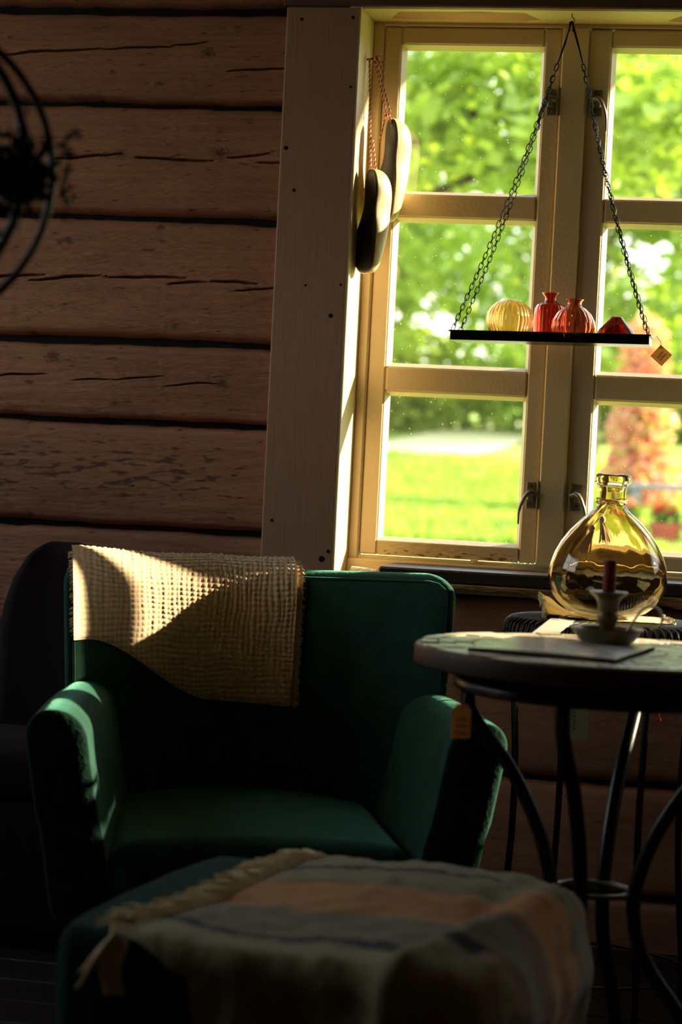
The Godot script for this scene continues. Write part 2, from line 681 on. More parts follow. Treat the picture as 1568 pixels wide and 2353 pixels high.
func logs() -> void:
	# the wall's core, with the window opening left free
	var b := MB.new()
	b.box(Vector3(-3.4, -0.1, -0.20), Vector3(-0.93, 2.7, -0.035))
	b.box(Vector3(2.36, -0.1, -0.20), Vector3(2.6, 2.7, -0.035))
	b.box(Vector3(-0.93, -0.1, -0.20), Vector3(0.02, 0.755, -0.035))
	b.box(Vector3(-0.93, 2.045, -0.20), Vector3(0.02, 2.7, -0.035))
	b.box(Vector3(0.02, -0.1, -0.20), Vector3(2.36, 1.098, -0.035))
	b.box(Vector3(0.02, 1.812, -0.20), Vector3(2.36, 2.7, -0.035))
	var w := struct("wall_back", b, M.wallbody, "wall of hewn painted logs round the window")
	for i in 11:
		var above := i >= 4 and i < 9
		var xe := -0.935 if above else 2.5
		# the stretch beside the window is finer than the rest
		var fine := i >= 3 and i < 10
		if fine:
			obj("log", log_mesh(i, -1.95, -0.99 if above else -0.99, 190, 150, true), M.log, w)
			obj("log", log_mesh(i, -3.3, -1.95, 40, 24, false), M.log, w)
			if not above:
				obj("log", log_mesh(i, -0.99, xe, 160, 40, false, 0.756 if i == 3 else 9.0), M.log, w)
		else:
			obj("log", log_mesh(i, -3.3, xe, 200, 40, false), M.log, w)
		if above:
			obj("log", log_mesh(i, 2.37 if i in [5, 6, 7] else 0.03, 2.5, 40, 16, false), M.log, w)

# ---------------------------------------------------------------- window
func rail_block(m: MB, x0: float, x1: float, y0: float, y1: float, z0: float, z1: float) -> void:
	m.box(Vector3(x0, y0, z0), Vector3(x1, y1, z1), 0.004)

func worn_rail(x0: float, x1: float, y0: float, y1: float, z0: float, z1: float) -> MB:
	var f := func(u: float, w: float) -> Vector3:
		# front face, wrapped a little over the top and bottom edges
		var t := (w - 0.5) * 1.12
		var y := lerpf(y0, y1, clampf(t + 0.5, 0, 1))
		var z := z1 - maxf(absf(t) - 0.5, 0) / 0.06 * (z1 - z0)
		return Vector3(lerpf(x0, x1, u), y, z)
	var col := func(u: float, w: float, p: Vector3) -> Color:
		var c := Color(0.70, 0.53, 0.29)
		var k := noise.get_noise_2d(p.x * 26.0, p.y * 110.0) * 0.9 - absf(w - 0.22) * 1.6 + 0.10 + (0.16 if u > 0.8 else 0.0) - (0.5 if u < 0.05 else 0.0)
		if k > 0.12:
			c = c.lerp(Color(0.22, 0.11, 0.05), clampf((k - 0.12) * 12.0, 0, 1))
		return c
	var m := MB.new().grid(220, 36, f, false, false, false, col)
	return m

func sash(win: Node3D, x0: float, x1: float, g0: float, g1: float, handle_side: int, worn: bool) -> void:
	var zb := -0.19
	var zf := -0.15
	var s := MB.new()
	var y0 := 0.822
	var y1 := 2.024
	rail_block(s, x0, g0, y0, y1, zb, zf)
	rail_block(s, g1, x1, y0, y1, zb, zf)
	var so := obj("sash", s, M.cream, win)
	var rows := [[0.855, 1.196], [1.253, 1.593], [1.646, 1.984]]
	var rl := [[y0, 0.855], [1.196, 1.253], [1.593, 1.646], [1.984, y1]]
	for k in 4:
		var r := MB.new()
		rail_block(r, g0 + 0.0006, g1 - 0.0006, rl[k][0], rl[k][1], zb, zf)
		obj("rail", r, M.cream, so)
	if worn:
		obj("worn_paint", worn_rail(g0 + 0.001, g1 - 0.001, rl[0][0] + 0.001, rl[0][1] - 0.001, zf - 0.004, zf + 0.0007), M.log, so)
	for k in 3:
		var r0: float = rows[k][0]
		var r1: float = rows[k][1]
		var p := MB.new()
		p.box(Vector3(g0 - 0.002, r0 - 0.002, -0.181), Vector3(g1 + 0.002, r1 + 0.002, -0.178), 0.0003)
		obj("pane", p, M.pane, so)
		# slanted glazing beads between the bar faces and the glass
		var q := MB.new()
		var w := 0.009
		var zg := -0.1775
		var z1 := -0.153
		q.flat([[Vector3(g0, r0, z1), Vector3(g0 + w, r0 + w, zg), Vector3(g0 + w, r1 - w, zg), Vector3(g0, r1, z1)],
			[Vector3(g1, r0, z1), Vector3(g1, r1, z1), Vector3(g1 - w, r1 - w, zg), Vector3(g1 - w, r0 + w, zg)],
			[Vector3(g0, r0, z1), Vector3(g1, r0, z1), Vector3(g1 - w, r0 + w, zg), Vector3(g0 + w, r0 + w, zg)],
			[Vector3(g0, r1, z1), Vector3(g0 + w, r1 - w, zg), Vector3(g1 - w, r1 - w, zg), Vector3(g1, r1, z1)],
			[Vector3(g0, r0, zg), Vector3(g0, r1, zg), Vector3(g0 + w, r1 - w, zg), Vector3(g0 + w, r0 + w, zg)],
			[Vector3(g1, r0, zg), Vector3(g1 - w, r0 + w, zg), Vector3(g1 - w, r1 - w, zg), Vector3(g1, r1, zg)],
			[Vector3(g0, r0, zg), Vector3(g0 + w, r0 + w, zg), Vector3(g1 - w, r0 + w, zg), Vector3(g1, r0, zg)],
			[Vector3(g0, r1, zg), Vector3(g1, r1, zg), Vector3(g1 - w, r1 - w, zg), Vector3(g0 + w, r1 - w, zg)]])
		obj("glazing_bead", q, M.cream, so)
		# dust and dried drops on the glass
		var sp := SphereMesh.new()
		sp.radius = 0.0009
		sp.height = 0.0006
		sp.radial_segments = 6
		sp.rings = 3
		var mm := MultiMesh.new()
		mm.transform_format = MultiMesh.TRANSFORM_3D
		mm.mesh = sp
		mm.instance_count = 420
		for d in 420:
			var x := lerpf(g0 + 0.01, g1 - 0.01, rng.randf())
			var yy := rng.randf()
			yy = 1.0 - pow(yy, 1.7) if k == 2 else yy
			var y := lerpf(r0 + 0.01, r1 - 0.01, yy)
			var sc := pow(rng.randf(), 4.0) * 1.4 + 0.36
			mm.set_instance_transform(d, Transform3D(Basis(Vector3.RIGHT, PI / 2).scaled(Vector3(sc, sc * rng.randf_range(0.6, 1.3), 0.3)), Vector3(x, y, -0.1775)))
		var mi := MultiMeshInstance3D.new()
		mi.multimesh = mm
		mi.material_override = M.dust
		mi.name = "dust_specks" if k == 0 else "dust_specks_%03d" % k
		stuff(mi)
		so.add_child(mi)
	if handle_side != 0:
		for yy in [1.858, 0.975]:
			var hx := (g1 + x1) / 2 + 0.002 if handle_side > 0 else (x0 + g0) / 2
			var sg := -1.0 if handle_side > 0 else 1.0
			var h := MB.new()
			h.box(Vector3(hx - 0.010, yy - 0.028, zf), Vector3(hx + 0.010, yy - 0.008, zf + 0.004), 0.001)
			h.box(Vector3(hx - 0.010, yy + 0.010, zf), Vector3(hx + 0.010, yy + 0.030, zf + 0.004), 0.001)
			h.box(Vector3(hx - 0.008, yy - 0.010, zf), Vector3(hx + 0.008, yy + 0.012, zf + 0.012), 0.002)
			for dy in [-0.018, 0.021]:
				h.lathe([[0.0, 0.0], [0.0032, 0.0], [0.003, 0.0012], [0.0, 0.0018]], 8)
				for q in range(h.v.size() - 32, h.v.size()):
					var a := h.v[q]
					h.v[q] = Vector3(hx + a.x, yy + dy + a.z, zf + 0.004 + a.y)
			# the strike on the sash edge
			h.box(Vector3(hx - sg * 0.016 - 0.0015, yy - 0.03, zf), Vector3(hx - sg * 0.016 + 0.0015, yy + 0.034, zf + 0.014), 0.0006)
			var ho := obj("handle", h, M.steel, so)
			ho.set_meta("label", "worn metal window handle plate")
			# lever, sub-part shape kept in the same piece group
			var lv := MB.new()
			var pts := []
			for q in 15:
				var t := q / 14.0
				var ax := sg * (0.034 * sin(minf(t * 1.9, PI / 2)) + 0.002 * t)
				var ay := 0.004 - 0.068 * pow(maxf(t - 0.12, 0.0) / 0.88, 1.6)
				pts.append(Vector3(hx - sg * 0.013 + ax, yy + ay + 0.006 * sin(PI * minf(t * 2.0, 1.0)), zf + 0.014 + 0.016 * sin(PI * t * 0.8)))
			lv.tube(pts, func(t: float) -> float: return lerpf(0.0082, 0.0030, t), 8, false, 0.75, 1.0)
			obj("handle_lever", lv, M.steel, so)

func window() -> void:
	var win := Node3D.new()
	win.name = "window_1"
	win.set_meta("kind", "structure")
	win.set_meta("label", "cream painted casement window with three panes in each sash")
	add_child(win)
	# linings of the deep reveal
	var j := MB.new()
	j.box(Vector3(-0.945, 0.77, -0.20), Vector3(-0.92, 2.05, 0.0245), 0.002)
	obj("jamb", j, M.cream, win)
	var j2 := MB.new()
	j2.box(Vector3(0.012, 0.77, -0.20), Vector3(0.03, 2.05, 0.0245), 0.002)
	obj("jamb", j2, M.cream, win)
	var hd := MB.new()
	hd.box(Vector3(-0.92, 2.033, -0.20), Vector3(0.012, 2.055, 0.0245), 0.002)
	obj("head_lining", hd, M.cream_dirty, win)
	var bt := MB.new()
	bt.box(Vector3(-0.92, 0.755, -0.20), Vector3(0.012, 0.774, 0.0245), 0.002)
	obj("sill_lining", bt, M.cream_dirty, win)
	# outer frame with its bead
	var fr := MB.new()
	fr.box(Vector3(-0.92, 0.774, -0.20), Vector3(-0.8985, 2.033, -0.142), 0.002)
	fr.box(Vector3(-0.9005, 0.81, -0.20), Vector3(-0.8965, 2.028, -0.146), 0.001)
	fr.box(Vector3(-0.012, 0.774, -0.20), Vector3(0.012, 2.033, -0.142), 0.002)
	fr.box(Vector3(-0.8985, 2.0255, -0.20), Vector3(-0.01, 2.033, -0.142), 0.001)
	fr.box(Vector3(-0.92, 0.774, -0.20), Vector3(-0.01, 0.812, -0.128), 0.003)
	fr.box(Vector3(-0.92, 0.808, -0.20), Vector3(-0.01, 0.8195, -0.146), 0.002)
	obj("frame", fr, M.cream, win)
	for mx in [[-0.4895, -0.4315]]:
		var mu := MB.new()
		mu.box(Vector3(mx[0], 0.814, -0.20), Vector3(mx[1], 2.0255, -0.138), 0.003)
		obj("mullion", mu, M.cream, win)
	sash(win, -0.8955, -0.491, -0.855, -0.530, 1, true)
	sash(win, -0.430, -0.0135, -0.379, -0.054, -1, false)
	var w2 := Node3D.new()
	w2.name = "window_3"
	w2.set_meta("kind", "structure")
	w2.set_meta("label", "wide high window beside the main one")
	add_child(w2)
	var sf := MB.new()
	for q in [[0.27, 0.405], [1.32, 1.35], [2.30, 2.36]]:
		sf.box(Vector3(q[0], 1.098, -0.032), Vector3(q[1], 1.812, -0.002))
	for q in [[1.098, 1.118], [1.79, 1.812]]:
		sf.box(Vector3(0.03, q[0], -0.031), Vector3(2.36, q[1], -0.003))
	obj("frame", sf, M.cream, w2)
	obj("pane", MB.new().box(Vector3(0.03, 1.10, -0.017), Vector3(2.34, 1.80, -0.014), 0.0005), M.pane, w2)
	# casing boards on the log wall
	var ca := MB.new().box(Vector3(-1.087, 0.0, 0.0), Vector3(-0.9225, 2.031, 0.025), 0.003)
	struct("trim_1", ca, M.casing, "wide plain wooden casing board left of the window")
	var cb := MB.new().box(Vector3(-1.095, 2.0325, 0.0), Vector3(0.22, 2.20, 0.027), 0.003)
	struct("trim_2", cb, M.lintel, "dark head casing board above the window")
	var cc := MB.new().box(Vector3(0.0145, 0.0, 0.0), Vector3(0.03, 2.031, 0.025), 0.003)
	struct("trim_3", cc, M.casing, "wooden casing board at the window's far edge")
	# nails and knots in the casing board
	var kn := MB.new()
	for p in [[-1.052, 2.003, 0.004], [-0.937, 2.008, 0.004], [-0.935, 1.856, 0.003], [-1.074, 1.719, 0.005], [-1.051, 1.626, 0.004], [-0.935, 1.421, 0.003], [-0.954, 1.352, 0.005], [-1.014, 1.417, 0.003], [-1.064, 0.893, 0.004], [-0.933, 0.831, 0.0045], [-0.947, 0.813, 0.007]]:
		kn.prism(disc(p[2], 9), 0.0008, Transform3D(Basis(), Vector3(p[0], p[1], 0.0252)))
	obj("nail_head", kn, M.ink, get_node("trim_1"))
	# sill board and the waney-edged plank below it
	var sb := MB.new().box(Vector3(-0.815, 0.7765, -0.127), Vector3(0.10, 0.806, 0.045), 0.004)
	struct("trim_4", sb, M.sill, "dark window sill board below the panes")
	var wv := func(u: float, w: float) -> Vector3:
		var x := lerpf(-0.80, 0.10, u)
		var wob := 0.006 * sin(x * 21.0 + 1.0) + 0.004 * sin(x * 47.0) + 0.003 * noise2.get_noise_1d(x * 40.0)
		var yb := 0.762 + wob * 1.1
		var a := TAU * w
		return Vector3(x, (0.7765 + yb) / 2 + (0.7765 - yb) / 2 * clampf(sin(a) * 1.6, -1, 1), 0.035 + (0.032 + wob * 0.5) * clampf(cos(a) * 1.5, -1, 1))
	struct("trim_5", MB.new().grid(160, 20, wv, false, true, true), M.live, "wavy edged pale plank under the window sill")

func disc(r: float, k: int) -> PackedVector2Array:
	var p := PackedVector2Array()
	for i in k:
		p.append(Vector2(cos(TAU * i / k), sin(TAU * i / k)) * r)
	return p

# ---------------------------------------------------------------- garden
func ground(x: float, z: float) -> float:
	var d := 4.75 - z
	var h := -0.25
	if d > 6.0:
		h = lerpf(-0.25, 0.5, smoothstep(6.0, 14.0, d)) + maxf(d - 14.0, 0.0) * 0.066
	return h + noise2.get_noise_2d(x * 0.25, z * 0.25) * 0.05

func leaf_mesh(s: float) -> ArrayMesh:
	var m := MB.new()
	m.grid(2, 2, func(u: float, w: float) -> Vector3:
		var a := (u - 0.5) * 2
		var wd := 0.42 * sin(PI * clampf(w, 0.06, 0.97))
		return Vector3(a * wd * s, -0.15 * s * w * w, (w - 0.5) * s) + Vector3(0, absf(a) * 0.12 * s, 0))
	return m.mesh()

func foliage(parent: Node, called: String, blobs: Array, count: int, base: Color, tip: Color, lm: Mesh, seed_: int) -> MultiMeshInstance3D:
	var r := RandomNumberGenerator.new()
	r.seed = seed_
	var mm := MultiMesh.new()
	mm.transform_format = MultiMesh.TRANSFORM_3D
	mm.use_colors = true
	mm.mesh = lm
	mm.instance_count = count
	var tot := 0.0
	for b in blobs:
		tot += b[1].x * b[1].y
	var k := 0
	for bi in blobs.size():
		var b: Array = blobs[bi]
		var nk: int = int(count * b[1].x * b[1].y / tot) if bi < blobs.size() - 1 else count - k
		for i in nk:
			if k >= count:
				break
			var d := Vector3(r.randfn(), r.randfn(), r.randfn()).normalized() * pow(r.randf(), 0.45)
			var p: Vector3 = b[0] + d * b[1]
			var bs := Basis.from_euler(Vector3(r.randf_range(-0.9, 0.9), r.randf() * TAU, r.randf_range(-0.9, 0.9))).scaled(Vector3.ONE * r.randf_range(0.6, 1.3))
			mm.set_instance_transform(k, Transform3D(bs, p))
			var c := base.lerp(tip, r.randf())
			mm.set_instance_color(k, Color(c.r, c.g, c.b))
			k += 1
	var mi := MultiMeshInstance3D.new()
	mi.multimesh = mm
	mi.material_override = M.leaf
	mi.name = called
	stuff(mi)
	parent.add_child(mi)
	return mi

func tree(label: String, x: float, z: float, th: float, tr: float, blobs: Array, count: int, base: Color, tip: Color, ls: float, seed_: int) -> void:
	var t := thing("tree", label, "tree", Vector3(x, ground(x, z), z))
	var r := RandomNumberGenerator.new()
	r.seed = seed_
	var m := MB.new()
	var pts := []
	for k in 7:
		pts.append(Vector3(r.randf_range(-0.12, 0.12) * k * 0.3, th * k / 6.0, r.randf_range(-0.1, 0.1) * k * 0.3))
	m.tube(pts, func(q: float) -> float: return tr * (1.0 - 0.65 * q), 9)
	for b in blobs:
		var c: Vector3 = b[0]
		var st: Vector3 = pts[3 + r.randi() % 4]
		m.tube([st, st.lerp(c, 0.4) + Vector3(0, 0.15, 0), st.lerp(c, 0.75) + Vector3(0, 0.12, 0), c], func(q: float) -> float: return tr * lerpf(0.4, 0.08, q), 6)
	obj("trunk", m, M.bark, t)
	foliage(t, "foliage", blobs, count, base, tip, leaf_mesh(ls), seed_)

func garden() -> void:
	var lf := func(u: float, w: float) -> Vector3:
		var z := -0.25 - pow(w, 1.4) * 60.0
		var x := lerpf(-22.0, 22.0, u)
		return Vector3(x, ground(x, z), z)
	var lc := func(_u: float, _w: float, p: Vector3) -> Color:
		var b := noise2.get_noise_2d(p.x * 0.35, p.z * 0.9)
		var c := Color(0.26, 0.43, 0.04).lerp(Color(0.47, 0.56, 0.11), clampf(b * 0.9 + 0.5, 0, 1))
		return c
	var lawn := obj("lawn", MB.new().grid(90, 130, lf, false, false, false, lc), M.lawn)
	lawn.set_meta("kind", "structure")
	lawn.set_meta("label", "bright mown grass bank rising behind the window")
	# pale gravel path crossing the lawn
	var pp := [Vector2(-9.0, -15.2), Vector2(-5.6, -16.6), Vector2(-3.9, -18.0), Vector2(-3.3, -21.0), Vector2(-3.0, -25.0)]
	var pf := func(u: float, w: float) -> Vector3:
		var k := mini(int(u * 4.0), 3)
		var c: Vector2 = (pp[k] as Vector2).cubic_interpolate(pp[k + 1], pp[maxi(k - 1, 0)], pp[mini(k + 2, 4)], u * 4.0 - k)
		var q := c + Vector2(0.75, 0.66) * (w - 0.5) * 1.7
		return Vector3(q.x, ground(q.x, q.y) + 0.03, q.y)
	var path := obj("path", MB.new().grid(60, 6, pf), M.stone)
	path.set_meta("kind", "structure")
	path.set_meta("label", "pale gravel path crossing the lawn")
	# grass tufts in the part of the lawn that shows
	var gm := MB.new()
	for k in 3:
		var a := k * 2.1
		gm.grid(1, 2, func(u: float, w: float) -> Vector3: return Vector3(cos(a), 0, sin(a)) * ((u - 0.5) * 0.02 * (1.0 - w * 0.9)) + Vector3(sin(a), 0, cos(a)) * w * w * 0.03 + Vector3(0, w * 0.09, 0))
	var mm := MultiMesh.new()
	mm.transform_format = MultiMesh.TRANSFORM_3D
	mm.use_colors = true
	mm.mesh = gm.mesh()
	mm.instance_count = 26000
	for k in 26000:
		var z := -9.0 - 8.0 * rng.randf()
		var xc := -0.189 * (4.75 - z) + 0.075 * (4.75 - z)
		var x := xc + rng.randf_range(-1, 1) * (1.0 + 0.14 * (4.75 - z))
		mm.set_instance_transform(k, Transform3D(Basis(Vector3.UP, rng.randf() * TAU).scaled(Vector3.ONE * rng.randf_range(0.5, 1.3)), Vector3(x, ground(x, z), z)))
		var c := Color(0.24, 0.42, 0.04).lerp(Color(0.46, 0.56, 0.12), rng.randf())
		mm.set_instance_color(k, c)
	var gi := MultiMeshInstance3D.new()
	gi.multimesh = mm
	gi.material_override = M.leaf
	gi.name = "grass"
	gi.set_meta("label", "short sunlit grass blades on the rising lawn")
	stuff(gi)
	gi.set_meta("category", "grass")
	add_child(gi)
	var ga := Color(0.28, 0.48, 0.05)
	var gb := Color(0.64, 0.78, 0.18)
	var gd := Color(0.30, 0.42, 0.08)
	tree("leafy tree nearest the window, its dim boughs across the upper panes", -3.2, -10.2, 2.6, 0.13, [[Vector3(0.9, 2.75, 0.2), Vector3(0.9, 0.5, 0.7)], [Vector3(1.9, 2.6, 0.3), Vector3(0.8, 0.45, 0.7)], [Vector3(2.6, 2.8, 0.5), Vector3(0.6, 0.35, 0.6)], [Vector3(-0.4, 2.7, 0), Vector3(1.0, 0.7, 0.8)], [Vector3(1.4, 3.25, 0.0), Vector3(1.5, 0.4, 0.8)]], 4000, gd, gb, 0.13, 101)
	tree("broad light green tree behind the left sash", -4.9, -20.6, 3.0, 0.16, [[Vector3(-0.6, 3.0, 0), Vector3(1.3, 1.3, 1.2)], [Vector3(0.7, 2.3, 0.3), Vector3(1.0, 0.9, 1.0)], [Vector3(-0.3, 1.4, 0.4), Vector3(1.3, 0.7, 1.0)], [Vector3(0.9, 3.6, -0.3), Vector3(1.1, 0.9, 1.0)], [Vector3(1.35, 2.0, -1.2), Vector3(0.75, 0.8, 0.7)]], 5600, ga.lerp(gb, 0.3), gb, 0.16, 102)
	tree("bright green tree beyond the mullion between the sashes", -1.9, -19.0, 3.2, 0.15, [[Vector3(-0.4, 2.6, 0), Vector3(1.0, 1.0, 1.0)], [Vector3(0.6, 3.4, 0.2), Vector3(1.1, 1.1, 1.0)], [Vector3(0.2, 1.4, 0.3), Vector3(1.2, 0.7, 0.9)]], 4300, Color(0.28, 0.44, 0.05), Color(0.62, 0.74, 0.22), 0.16, 103)
	tree("yellow green tree with slim trunk behind the right sash", -0.3, -18.6, 3.4, 0.13, [[Vector3(-0.3, 2.9, 0), Vector3(1.0, 0.9, 1.0)], [Vector3(0.7, 2.2, 0.3), Vector3(0.9, 0.8, 0.8)], [Vector3(0.0, 3.9, -0.2), Vector3(1.2, 0.8, 1.0)]], 3600, Color(0.34, 0.48, 0.06), Color(0.68, 0.76, 0.28), 0.16, 104)
	tree("tall dark tree at the back of the garden, left side", -6.5, -21.5, 4.0, 0.2, [[Vector3(0, 3.6, 0), Vector3(1.9, 1.8, 1.6)], [Vector3(0.9, 1.9, 0.4), Vector3(1.6, 1.1, 1.3)]], 5200, gd, gb, 0.2, 105)
	tree("tall tree at the back of the garden, behind the trunk of the slim one", 0.9, -22.6, 4.0, 0.2, [[Vector3(0, 3.6, 0), Vector3(1.8, 1.7, 1.6)], [Vector3(-0.9, 1.9, 0.4), Vector3(1.5, 1.0, 1.3)]], 5200, ga, gb, 0.2, 106)
	var bl := [["round shrub at the top of the lawn, left of the others", -4.6, -22.4, 1.3, 0.8, gd, gb, 201], ["wide shrub in the middle of the row at the lawn's top edge", -2.7, -22.8, 1.5, 0.9, ga, gb, 202], ["pale shrub at the top of the lawn behind the pink bush", -1.0, -22.6, 1.3, 0.9, ga, Color(0.5, 0.6, 0.2), 203]]
	for b in bl:
		var t := thing("shrub", b[0], "shrub", Vector3(b[1], ground(b[1], b[2]), b[2]))
		var st := MB.new()
		for k in 5:
			var a := k * 1.3
			st.tube([Vector3(cos(a) * 0.05, -0.02, sin(a) * 0.05), Vector3(cos(a) * 0.3, b[4] * 0.5, sin(a) * 0.3), Vector3(cos(a) * 0.6, b[4] * 1.1, sin(a) * 0.5)], func(q: float) -> float: return lerpf(0.025, 0.008, q), 5)
		obj("stem", st, M.bark, t)
		foliage(t, "foliage", [[Vector3(0, b[4] * 0.7, 0), Vector3(b[3], b[4], b[3] * 0.8)]], 2600, b[5], b[6], leaf_mesh(0.15), b[7])
	# tall bush in pink flower
	var px := -0.92
	var pz := -12.38
	var pb := thing("flowering_bush", "tall cone shaped bush covered in pink blossom beyond the right sash", "bush", Vector3(px, ground(px, pz), pz))
	var ps := MB.new()
	for k in 6:
		var a := k * 1.05
		ps.tube([Vector3(cos(a) * 0.03, -0.02, sin(a) * 0.03), Vector3(cos(a) * 0.1, 0.5, sin(a) * 0.1), Vector3(cos(a) * 0.1, 1.2, sin(a) * 0.1)], func(q: float) -> float: return lerpf(0.02, 0.006, q), 5)
	obj("stem", ps, M.bark, pb)
	foliage(pb, "leaves", [[Vector3(0, 0.5, 0), Vector3(0.25, 0.5, 0.25)]], 300, ga, gb, leaf_mesh(0.07), 301)
	foliage(pb, "blossom", [[Vector3(0, 0.25, 0), Vector3(0.34, 0.3, 0.34)], [Vector3(-0.02, 0.65, 0), Vector3(0.27, 0.42, 0.27)], [Vector3(-0.03, 1.15, 0), Vector3(0.2, 0.45, 0.2)]], 2600, Color(0.85, 0.26, 0.26), Color(0.98, 0.78, 0.66), leaf_mesh(0.075), 302)
	# weathered bench with pots in front of it
	var bx := -0.42
	var bz := -10.4
	var bg := ground(bx, bz)
	var be := thing("garden_bench", "low weathered grey garden bench in front of the pink bush", "bench", Vector3(bx, bg, bz), 0.19)
	for k in 3:
		obj("slat", MB.new().box(Vector3(-0.55, 0.32, -0.18 + k * 0.125), Vector3(0.55, 0.36, -0.065 + k * 0.125), 0.006), M.greywood, be)
	for q in [[-0.45, -0.14], [0.45, -0.14], [-0.45, 0.14], [0.45, 0.14]]:
		obj("leg", MB.new().box(Vector3(q[0] - 0.03, -0.04, q[1] - 0.03), Vector3(q[0] + 0.03, 0.32, q[1] + 0.03), 0.005), M.greywood, be)
	var pots := [["clay pot of red flowers in front of the bench", -0.60, -9.6, Color(0.7, 0.08, 0.06)], ["clay pot of green herbs right of the red flowers", -0.38, -9.65, Color(0.12, 0.4, 0.06)], ["clay pot of coral flowers at the bench's left end", -0.86, -9.7, Color(0.8, 0.25, 0.15)]]
	for k in 3:
		var p: Array = pots[k]
		var po := thing("flower_pot", p[0], "plant pot", Vector3(p[1], ground(p[1], p[2]), p[2]))
		obj("pot", MB.new().lathe([[0.0, -0.01], [0.07, -0.01], [0.10, 0.15], [0.11, 0.155], [0.11, 0.185], [0.095, 0.185], [0.09, 0.15], [0.0, 0.145]], 20), M.terracotta, po)
		foliage(po, "foliage", [[Vector3(0, 0.23, 0), Vector3(0.1, 0.09, 0.1)]], 160, Color(0.1, 0.25, 0.03), Color(0.2, 0.4, 0.06), leaf_mesh(0.05), 400 + k)
		foliage(po, "flowers", [[Vector3(0, 0.27, 0), Vector3(0.09, 0.05, 0.09)]], 110, p[3], p[3] * 1.15, leaf_mesh(0.045), 410 + k)
	# sunlit gravel apron in front of the bench
	var af := func(u: float, w: float) -> Vector3:
		var x := lerpf(-1.3, 1.6, u)
		var z := lerpf(-9.9, -5.0, w)
		return Vector3(x, ground(x, z) + 0.03, z)
	var ap := obj("path", MB.new().grid(24, 24, af), M.stone)
	ap.set_meta("kind", "structure")
	ap.set_meta("label", "sunlit gravel ground in front of the bench")

# ---------------------------------------------------------------- armchair
const CH := Vector3(-0.906, 0.0, 0.812)
const CHY := 0.34

func back_bend(p: Vector3) -> Vector3:
	# p: x across, y height above the seat centre line, z through the thickness
	var x := p.x
	var y := p.y
	var flare := 1.0 - 0.16 * (0.82 - y)
	var z := p.z - 0.335 + 1.7 * x * x + (0.80 - y) * 0.04 - 1.0 * pow(maxf(y - 0.70, 0.0), 2)
	return Vector3(x * flare, y + 0.12 * x * x, z)

func armchair() -> void:
	var ch := thing("armchair", "dark green velvet armchair with flared arms below the window", "armchair", CH, CHY)
	var bk := MB.new().rbox(Vector3.ZERO, Vector3(0.376, 0.280, 0.056), 0.05, 26, func(p: Vector3) -> Vector3: return back_bend(p + Vector3(0.016, 0.53, 0)))
	var bo := obj("backrest", bk, M.velvet, ch)
	# piping round the front edge of the back
	var pp := []
	for k in 61:
		var t := k / 60.0
		var q: Vector3
		var h := 0.376 - 0.018
		if t < 0.3:
			q = Vector3(-h, lerpf(0.36, 0.765, t / 0.3), 0.047)
		elif t < 0.35:
			var a := (t - 0.3) / 0.05 * PI / 2
			q = Vector3(-h + 0.032 * (1 - cos(a)), 0.765 + 0.032 * sin(a), 0.047)
		elif t < 0.65:
			q = Vector3(lerpf(-h + 0.032, h - 0.032, (t - 0.35) / 0.3), 0.797, 0.047)
		elif t < 0.7:
			var a2 := (t - 0.65) / 0.05 * PI / 2
			q = Vector3(h - 0.032 * (1 - sin(a2)), 0.765 + 0.032 * cos(a2), 0.047)
		else:
			q = Vector3(h, lerpf(0.765, 0.36, (t - 0.7) / 0.3), 0.047)
		pp.append(back_bend(q + Vector3(0.016, 0, 0)))
	obj("piping", MB.new().tube(pp, 0.002, 6), M.velvet, bo)
	for sg in [-1.0, 1.0]:
		var bend := func(p: Vector3) -> Vector3:
			var y := p.y + 0.41
			var f := (p.z + 0.31) / 0.62
			var x: float = p.x * (1.0 - 0.15 * (1 - f)) + sg * (0.309 + 0.17 * (y - 0.41) + (0.035 * f if sg > 0 else 0.10 * f - 0.062))
			var zz := p.z
			if zz > 0.254:
				zz = 0.254 + (zz - 0.254) * 0.16
			return Vector3(x, y - 0.03 * (1 - f) * (1 - f) - 0.03 * f * f * (0.5 + 0.5 * signf(p.y)), zz + 0.03)
		obj("armrest", MB.new().rbox(Vector3.ZERO, Vector3(0.054, 0.205, 0.31), 0.052, 22, bend), M.velvet, ch)
	var sd := func(p: Vector3) -> Vector3:
		var cr := 0.03 * (1 - pow(p.x / 0.26, 2)) * (1 - pow(p.z / 0.34, 2)) if p.y > 0 else 0.0
		return Vector3(p.x * (1.0 - 0.06 * p.z), p.y + cr, p.z)
	obj("seat_cushion", MB.new().rbox(Vector3(0, 0.290, 0.0), Vector3(0.275, 0.075, 0.315), 0.055, 24, sd), M.velvet, ch)
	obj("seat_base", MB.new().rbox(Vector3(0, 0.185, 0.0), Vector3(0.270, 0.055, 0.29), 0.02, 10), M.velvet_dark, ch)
	for q in [[-0.22, -0.24], [0.22, -0.24], [-0.22, 0.24], [0.22, 0.24]]:
		obj("leg", MB.new().tube([Vector3(q[0], 0.16, q[1]), Vector3(q[0] * 1.08, 0.0, q[1] * 1.08)], func(t: float) -> float: return lerpf(0.024, 0.014, t), 10), M.legwood, ch)

func throw_pt(x: float, tau: float, off: float) -> Vector3:
	# tau: length along the back's profile, 0 at the front edge of its rounded top
	var r := 0.054 + off
	var top := 0.762
	var arc := PI * r
	var q: Vector3
	if tau < 0:
		q = Vector3(x, top + tau, r)
	elif tau < arc:
		var a := tau / r
		q = Vector3(x, top + sin(a) * r, cos(a) * r)
	else:
		q = Vector3(x, top - (tau - arc), -r)
	# bulge away from the back's rounded left end
	return back_bend(q)

